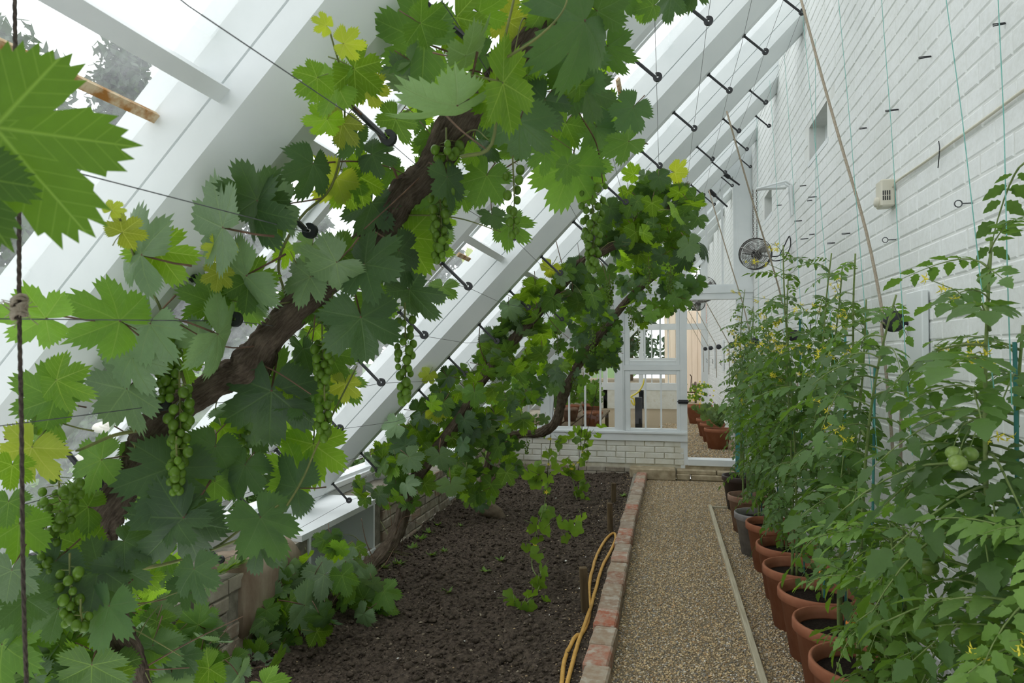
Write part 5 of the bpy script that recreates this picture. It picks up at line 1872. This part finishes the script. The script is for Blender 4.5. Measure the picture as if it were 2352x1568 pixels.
# lone leaf drooping across the wall
p_ = onX(2352, 375, .85)
dl = thing('tomato_shoot', 'single tomato leaf drooping across the bare white wall', 'tomato leaf', tuple(p_))
o = link('leaf', TL['tomato_leaf'][4], dl)
a_, b_ = onX(2352, 375, .85), onX(2240, 460, .85)
d = (b_ - a_)
L = d.length
d.normalize()
sd = d.cross(Vector((0, 0, 1))).normalized()
o.matrix_basis = Matrix.Translation(a_) @ (Matrix((sd, d, sd.cross(d))).transposed() * (L * .8)).to_4x4()
MB().tube([onX(2420, 350, .83), a_], .002, 5).build('stalk', M['tomato_stem'], dl)
# ================================================================ YOUNG CLIMBERS IN THE BED
RC = random.Random(5)
cuc = MB()
for k in range(1):
    ol = []
    N = 30
    for q in range(N):
        th = -165 + 330 * q / (N - 1)
        r1 = .9 + .12 * cos(math.radians(th * 5)) - .25 * (abs(th) > 140)
        ol.append((r1 * sin(math.radians(th)), r1 * cos(math.radians(th))))
    v = [(0, 0, 0)] + [(x * .5, y * .5, .06 * cos(4 * x)) for x, y in ol] + [(x, y, -.16 * (x * x + y * y) + .08 * sin(5 * x)) for x, y in ol]
    fs = [(0, 2 + q, 1 + q) for q in range(N - 1)] + [(1 + q, 2 + q, 1 + N + q + 1, 1 + N + q) for q in range(N - 1)]
    cuc.add(v, fs, 0)
    cuc.tube([(0, 0, 0), (0, -.5, -.25), (0, -.9, -.7)], .03, 4, 1)
CUCL = cuc.mesh('climber_leaf', [M['weed_leaf'], M['tomato_stem']], True)


def climber(label, pts, n, smin, smax, flowers, seed, leafs=()):
    r_ = random.Random(seed)
    S = [Vector(p) for p in catmull([tuple(p) for p in pts], 6)]
    t_ = thing('young_climber', label, 'climbing plant', tuple(pts[0]), 'young melon climbers in the bed')
    MB().tube(S, [.0045 * (1 - .5 * k / len(S)) for k in range(len(S))], 6).build('stem', M['tomato_stem'], t_, True)
    for k in range(n):
        p = S[int((k + r_.random()) / n * (len(S) - 1))]
        o = link('leaf', CUCL, t_)
        q = p + Vector((r_.uniform(-.10, .10), r_.uniform(-.06, .06), r_.uniform(.0, .06)))
        o.matrix_basis = leaf_matrix(q, r_.uniform(smin, smax), r_.uniform(0, 180), r_.uniform(-.8, .8), r_.uniform(-1.1, -.3))
    for (x, y, Y, s_) in leafs:
        o = link('leaf', CUCL, t_)
        o.matrix_basis = leaf_matrix(onY(x, y, Y), s_ * 1.25, r_.uniform(20, 160), r_.uniform(-.6, .6), r_.uniform(-1.0, -.2))
    for k in range(flowers):
        p = S[int(r_.uniform(.45, .98) * (len(S) - 1))] + Vector((r_.uniform(-.04, .04), -.02, 0))
        mb = MB()
        for q in range(5):
            a = 2 * pi * q / 5
            mb.add([p, p + Vector((cos(a + .5), -.3, sin(a + .5))) * .010, p + Vector((cos(a), -.3, sin(a))) * .017, p + Vector((cos(a - .5), -.3, sin(a - .5))) * .010], [(0, 1, 2, 3)])
        mb.build('flower', M['flower_yellow'], t_)
    return t_


b1 = onZ(1185, 1400, .02)
climber('young climbing plant trailing up its string from the dug soil', [b1, onY(1215, 1380, 3.95), onY(1240, 1340, 4.1), onY(1222, 1300, 4.3), onY(1228, 1240, 4.4), onY(1238, 1200, 4.45), onY(1252, 1150, 4.5), onY(1262, 1080, 4.5)], 14, .04, .065, 2, 1,
        [(1225, 1205, 4.3, .05), (1320, 1210, 4.4, .055), (1290, 1200, 4.4, .05), (1250, 1215, 4.3, .05), (1265, 1175, 4.4, .04), (1300, 1235, 4.4, .035), (1335, 1190, 4.5, .045), (1240, 1330, 4.1, .035), (1195, 1395, 3.85, .045), (1180, 1385, 3.85, .035), (1235, 1240, 4.3, .04)])
b2 = onZ(1325, 1150, .02)
climber('young climbing plant with yellow flowers in front of the brick base', [b2, onY(1318, 1110, 6.9), onY(1310, 1080, 6.9), onY(1335, 1050, 6.85), onY(1345, 1010, 6.85), onY(1365, 985, 6.85)], 24, .045, .08, 6, 2, [(1222, 990, 6.5, .06), (1310, 1000, 6.8, .05), (1325, 985, 6.8, .05), (1372, 1000, 6.85, .04)])
b3 = onZ(1255, 1135, .02)
climber('thin climbing shoot tied to the bent vine string', [b3, onY(1258, 1080, 6.2), onY(1262, 1040, 6.2), onY(1266, 1000, 6.2)], 9, .045, .08, 3, 3, [(1215, 1085, 6.1, .08), (1240, 1090, 6.1, .075), (1230, 1110, 6.1, .06)])
for k, (p_, q_) in enumerate((((1276, 880), (1252, 1140)), ((1372, 890), (1318, 1120)), ((1338, 960), (1326, 1110)))):
    a_, b_ = onY(p_[0], p_[1], 6.3), onZ(q_[0], q_[1], .04)
    o = MB().tube([a_, a_.lerp(b_, .5), b_], .0028, 5).build('support_string', M['dark_rope'])
    tag(o, 'thin brown string stretched from the vine down to the bed', 'string', 'strings for the young climbers')
# weeds
wd = MB()
for k in range(16):
    a = RC.random() * 6.28
    l_ = RC.uniform(.4, 1)
    c_ = Vector((cos(a) * l_, sin(a) * l_, RC.uniform(.15, .6)))
    s_ = Vector((-sin(a), cos(a), 0)) * .16
    wd.add([(0, 0, 0), c_ * .6 + s_, c_ * 1.1, c_ * .6 - s_], [(0, 1, 2, 3)])
WEED = wd.mesh('weed', M['weed_leaf'])
for k, (x, y, s_) in enumerate(((945, 1260, .07), (965, 1240, .07), (985, 1225, .06), (1005, 1210, .05), (1020, 1265, .055), (990, 1275, .05), (1055, 1205, .045), (1150, 1280, .05), (1115, 1310, .045), (1030, 1360, .05), (915, 1300, .07), (1430, 1140, .06), (1120, 1105, .06), (1200, 1240, .03), (1480, 1092, .05), (1070, 1165, .05), (880, 1310, .06), (1490, 1092, .04))):
    p = onZ(x, y, .03)
    o = link('weed', WEED)
    o.matrix_world = Matrix.Translation((p.x, p.y, soil_z(p.x, p.y) if p.x < -.37 else .0)) @ Matrix.Rotation(k * 1.1, 4, 'Z') @ Matrix.Scale(s_, 4)
    tag(o, 'tiny green weed seedling growing in the dug soil', 'weed', 'weeds in the soil')
# moss on the wall by the slab
for x, y, s_ in ((520, 1300, .09), (545, 1290, .08), (495, 1305, .08)):
    p = onX(x, y, -2.02)
    o = link('moss_tuft', WEED)
    o.matrix_world = Matrix.Translation((p.x, p.y, .49)) @ Matrix.Scale(s_, 4)
    tag(o, 'yellow green moss tuft on the low wall beside the stone slab', 'moss', 'moss on the low wall')

# ================================================================ THE ROOM BEYOND
def leafy(parent, c, n, spread, h, s0, s1, seed, mat='herb_leaf'):
    r_ = random.Random(seed)
    mb = MB()
    mb.add(cuc.v, cuc.f, 0)
    me = bpy.data.meshes.get('pot_leaf_' + mat) or None
    if me is None:
        me = MB()
        me.v, me.f, me.m = cuc.v, cuc.f, cuc.m
        me = me.mesh('pot_leaf_' + mat, [M[mat], M['tomato_stem']], True)
    for k in range(n):
        a = r_.random() * 6.28
        q = Vector(c) + Vector((cos(a) * spread * r_.random(), sin(a) * spread * r_.random(), h * (.25 + .75 * r_.random())))
        o = link('leaf', me, parent)
        o.matrix_basis = leaf_matrix(q, r_.uniform(s0, s1), r_.uniform(20, 160), r_.uniform(-.8, .8), r_.uniform(-1.2, -.3))
    return me


for k, (x, y, lab) in enumerate(((.74, 10.0, 'square-rimmed terracotta pot of sage-green leaves just through the doorway'), (.72, 10.75, 'second terracotta pot of sage-green leaves through the doorway'), (.70, 11.5, 'third terracotta pot of sage-green leaves through the doorway'))):
    t_ = thing('potted_herb', lab, 'potted plant', (x, y, FLOOR2), 'pots beyond the doorway')
    pot_parts(t_, x, y, .19, .29, M['terracotta'], .05, 28, FLOOR2)
    leafy(t_, (x, y, FLOOR2 + .28), 26, .22, .24, .045, .075, 50 + k)
t_ = thing('potted_flowers', 'terracotta pot of pale flowers farthest along the white wall', 'potted plant', (.66, 13.6, FLOOR2), 'pots beyond the doorway')
pot_parts(t_, .66, 13.6, .26, .36, M['terracotta'], .06, 28, FLOOR2)
leafy(t_, (.66, 13.6, FLOOR2 + .33), 60, .32, .45, .03, .05, 61, 'tomato_leaf_light')
mb = MB()
for k in range(26):
    a = RC.random() * 6.28
    mb.ball((.66 + cos(a) * .3 * RC.random(), 13.5 + sin(a) * .25, FLOOR2 + .4 + .45 * RC.random()), .016, 6, 4, 0 if k % 3 else 1)
mb.build('blossoms', [M['flower_yellow'], M['blossom_purple']], t_)
# staging with pots on the left
st = thing('plant_staging', 'low slatted bench carrying pots beyond the partition', 'bench', (-1.5, 10.3, FLOOR2))
for k in range(6):
    MB().box(-1.95 + k * .17, -1.81 + k * .17, 9.0, 12.2, .48, .51).build('slat', M['stake_wood'], st)
for yy in (9.2, 12.0):
    for xx in (-1.9, -1.0):
        MB().box(xx - .03, xx + .03, yy - .03, yy + .03, FLOOR2, .48).build('leg', M['stake_wood'], st)
for k, (x, y, R, H, mt, lab) in enumerate(((-.98, 9.45, .14, .20, 'terracotta', 'clay pot with a leafy plant on the bench behind the partition post'), (-1.38, 10.0, .12, .2, 'old_terracotta', 'faded pot with a dark plant on the bench behind the glazing bars'), (-1.15, 10.8, .15, .2, 'terracotta', 'shallow clay pot at the back of the bench'), (-1.5, 9.35, .12, .16, 'old_terracotta', 'small faded pot near the low wall on the bench'), (-1.45, 10.6, .14, .2, 'terracotta', 'clay pot deep on the bench by the low wall'))):
    t_ = thing('bench_pot', lab, 'potted plant', (x, y, .51), 'pots on the bench beyond the partition')
    pot_parts(t_, x, y, R, H, M[mt], .04, 24, .51)
    leafy(t_, (x, y, .51 + H), 22, .2, .34, .05, .09, 80 + k, 'tomato_leaf')
# hose reel with yellow hose
hr = thing('hose_reel', 'dark hose reel post with a bright yellow hose beyond the sash', 'hose reel', (-.45, 12.6, FLOOR2))
MB().bevbox(-.53, -.40, 12.55, 12.65, FLOOR2, .72, .01).build('post', M['black_iron'], hr)
hc = [onY(x, y, 12.5) for x, y in ((1480, 870), (1476, 885), (1466, 900), (1452, 909), (1449, 912), (1456, 916), (1457, 930), (1452, 925), (1449, 918))]
MB().tube([Vector(p) for p in catmull([tuple(p) for p in hc], 5)], .014, 8).build('hose', M['bright_hose'], hr, True)

# ---- the yard outside the far doorway
sh = thing('boarded_shed', 'cream vertical-boarded shed wall across the yard', 'shed', (.6, 22, .14))
for k in range(9):
    MB().bevbox(.02 + k * .17, .185 + k * .17, 22.0, 22.06, .14, 2.9, .006).build('board', M['cream_boarding'], sh)
MB().box(.02, 1.54, 22.06, 24, .14, 2.9).build('body', M['cream_boarding'], sh)
bp = thing('brick_pier', 'red brick pier beside the boarded shed', 'pier', (1.35, 21.0, .14))
for j in range(38):
    o = MB().bevbox(1.13 + (j % 2) * .02, 1.55, 20.9, 21.3, .14 + j * .076, .14 + j * .076 + .068, .006).build('brick', M['red_brickwork'], bp)
MB().box(1.15, 1.53, 20.92, 21.28, .14, 3.05).build('mortar', M['white_mortar'], bp)
ct = thing('iron_cart', 'old rusty iron cart standing in the yard', 'cart', (.75, 19.6, .14))
ax_ = (Vector((0, 1, 0)), Vector((0, 0, 1)), Vector((1, 0, 0)))
for xx in (.86, .58):
    mb = MB()
    mb.revolve([(.27, -.025), (.30, -.025), (.30, .025), (.27, .025), (.27, -.025)], (xx, 19.6, .44), 24, 0, ax_)
    for k in range(8):
        a = 2 * pi * k / 8
        mb.tube([(xx, 19.6, .44), (xx, 19.6 + .27 * cos(a), .44 + .27 * sin(a))], .012, 5)
    mb.build('wheel', M['rusty_iron'], ct)
MB().tube([(.56, 19.6, .44), (.9, 19.6, .44)], .02, 6).build('axle', M['rusty_iron'], ct)
MB().bevbox(.50, .62, 19.3, 20.1, .40, 1.10, .01).build('tank', M['rusty_iron'], ct)
MB().tube([(.72, 19.5, .44), (.74, 19.3, .9), (.70, 19.2, .95)], .015, 6).build('handle', M['rusty_iron'], ct)

# ================================================================ OUTSIDE THE GLASS
RO = random.Random(99)


def tree(name, label, base, Hh, cr, seed, mat, n=2600, conic=.3, ls=.20, trunk_r=.22, blobs=26):
    r_ = np.random.default_rng(seed)
    t_ = thing(name, label, 'tree' if Hh > 3 else 'shrub', tuple(base), 'trees and shrubs outside the glass')
    bx, by, bz = base
    MB().tube([(bx, by, bz - .2), (bx + .1, by, bz + Hh * .4), (bx, by + .1, bz + Hh * .85)], [trunk_r, trunk_r * .7, trunk_r * .2], 8).build('trunk', M['stake_wood'], t_, True)
    cen = []
    for k in range(blobs):
        f = r_.random() ** .8
        w = cr * (1 - conic * f) * (.35 + .65 * sin(min(pi, pi * (.12 + .88 * f))) ** .5)
        a = r_.random() * 2 * pi
        q = r_.random() ** .5
        cen.append((bx + cos(a) * w * q, by + sin(a) * w * q, bz + Hh * (.22 + .78 * f), .16 * Hh * (.5 + .5 * r_.random()) * (1 - .45 * f)))
    cen = np.array(cen)
    idx = r_.integers(0, blobs, n)
    d = r_.normal(size=(n, 3))
    d /= np.linalg.norm(d, axis=1)[:, None]
    c = cen[idx, :3] + d * (cen[idx, 3] * (.55 + .5 * r_.random(n)))[:, None]
    u = r_.normal(size=(n, 3))
    u /= np.linalg.norm(u, axis=1)[:, None]
    w = np.cross(u, d + .3 * r_.normal(size=(n, 3)))
    w /= np.linalg.norm(w, axis=1)[:, None]
    s = (ls * (.6 + .8 * r_.random(n)))[:, None]
    V = np.stack([c - u * s, c + w * s * .45, c + u * s, c - w * s * .45], 1).reshape(-1, 3)
    Fc = np.arange(n * 4).reshape(-1, 4)
    g_ = link('foliage', np_mesh('foliage', V, Fc, M[mat]), t_)
    g_['kind'] = 'stuff'
    return t_


def far(px, py, dist):
    d = ray(px, py)
    d = d / math.hypot(d.x, d.y)
    return CAM + d * dist


p = far(290, 470, 30)
tree('tall_tree', 'tall tapering tree standing alone beyond the near glass', (p.x, p.y, -.1), 13.3, 2.0, 1, 'tree_leaf', 7000, .72, .22, .3, 60)
for k, (px, dist, H_, cr, lab) in enumerate(((60, 21, 6.4, 3.0, 'broad round tree behind the hanging rope'), (-140, 20, 9.0, 4.0, 'leafy tree at the edge of the garden'), (310, 23, 7.6, 2.0, 'tree beneath the tall tapering one'), (205, 27, 7.6, 2.2, 'slim tree beside the tall tapering one'), (420, 26, 6.0, 3.0, 'low tree seen past the second rafter'), (620, 22, 6.2, 3.4, 'rounded tree behind the big vine trunk'), (820, 26, 6.0, 3.4, 'tree far behind the vine leaves'))):
    p = far(px, 800, dist)
    tree('garden_tree', lab, (p.x, p.y, -.1), H_, cr, 20 + k, 'tree_leaf' if k % 2 else 'shrub_leaf', 5200, .25, .16, .2, 60)
for k, (px, dist, H_, cr, lab) in enumerate(((180, 5.2, 1.15, .8, 'rose bush with cream blooms outside the lower panes'), (330, 5.6, 1.05, .7, 'leafy bush next to the cream roses'), (20, 4.8, 1.4, .9, 'clipped shrub outside the lower glass by the rope'), (520, 6.5, 1.2, .8, 'small shrub outside behind the vine trunk'), (680, 7.5, 1.2, .9, 'green shrub outside past the second rafter'), (820, 9.5, 1.3, 1.0, 'bushy shrub outside beyond the third rafter'))):
    p = far(px, 1000, dist)
    t_ = tree('garden_shrub', lab, (p.x, p.y, -.12), H_, cr, 60 + k, 'shrub_leaf', 2600, .1, .05, .04, 30)
    if k == 0:
        for x, y, r_ in ((232, 982, .045), (300, 1022, .065), (198, 1058, .07), (268, 1010, .05)):
            q = onY(x, y, p.y * 1.0 - .5)
            mb = MB()
            for j in range(3):
                mb.ball(q + Vector((.02 * j, 0, .012 * j)), r_ * (1 - .2 * j), 10, 6, 0, .7)
            mb.build('rose_bloom', M['rose_petal'], t_, True)
for k, (x0, y0, H_) in enumerate(((-5.5, 33, 8), (-1.8, 36, 7.5), (4.4, 34, 8.5), (-11.5, 31, 8))):
    tree('yard_tree', ('leafy tree over the far yard beside the shed', 'tree behind the shed roof', 'tree on the wall side of the far yard', 'tree between the far yard and the lawn')[k], (x0, y0, 0), H_, 3.4, 120 + k, 'tree_leaf', 5200, .2, .2, .2, 60)
# distant hedge closing the view of the lawn
for k, (x0, y0) in enumerate(((-26, 2), (-24, 12), (-22, 22), (-20, 32))):
    tree('garden_hedge', ('first', 'second', 'third', 'fourth', 'fifth')[k] + ' stretch of tall mixed hedge round the lawn', (x0, y0, -.12), 3.6, 6.0, 80 + k, 'shrub_leaf', 4200, .05, .22, .1, 60)
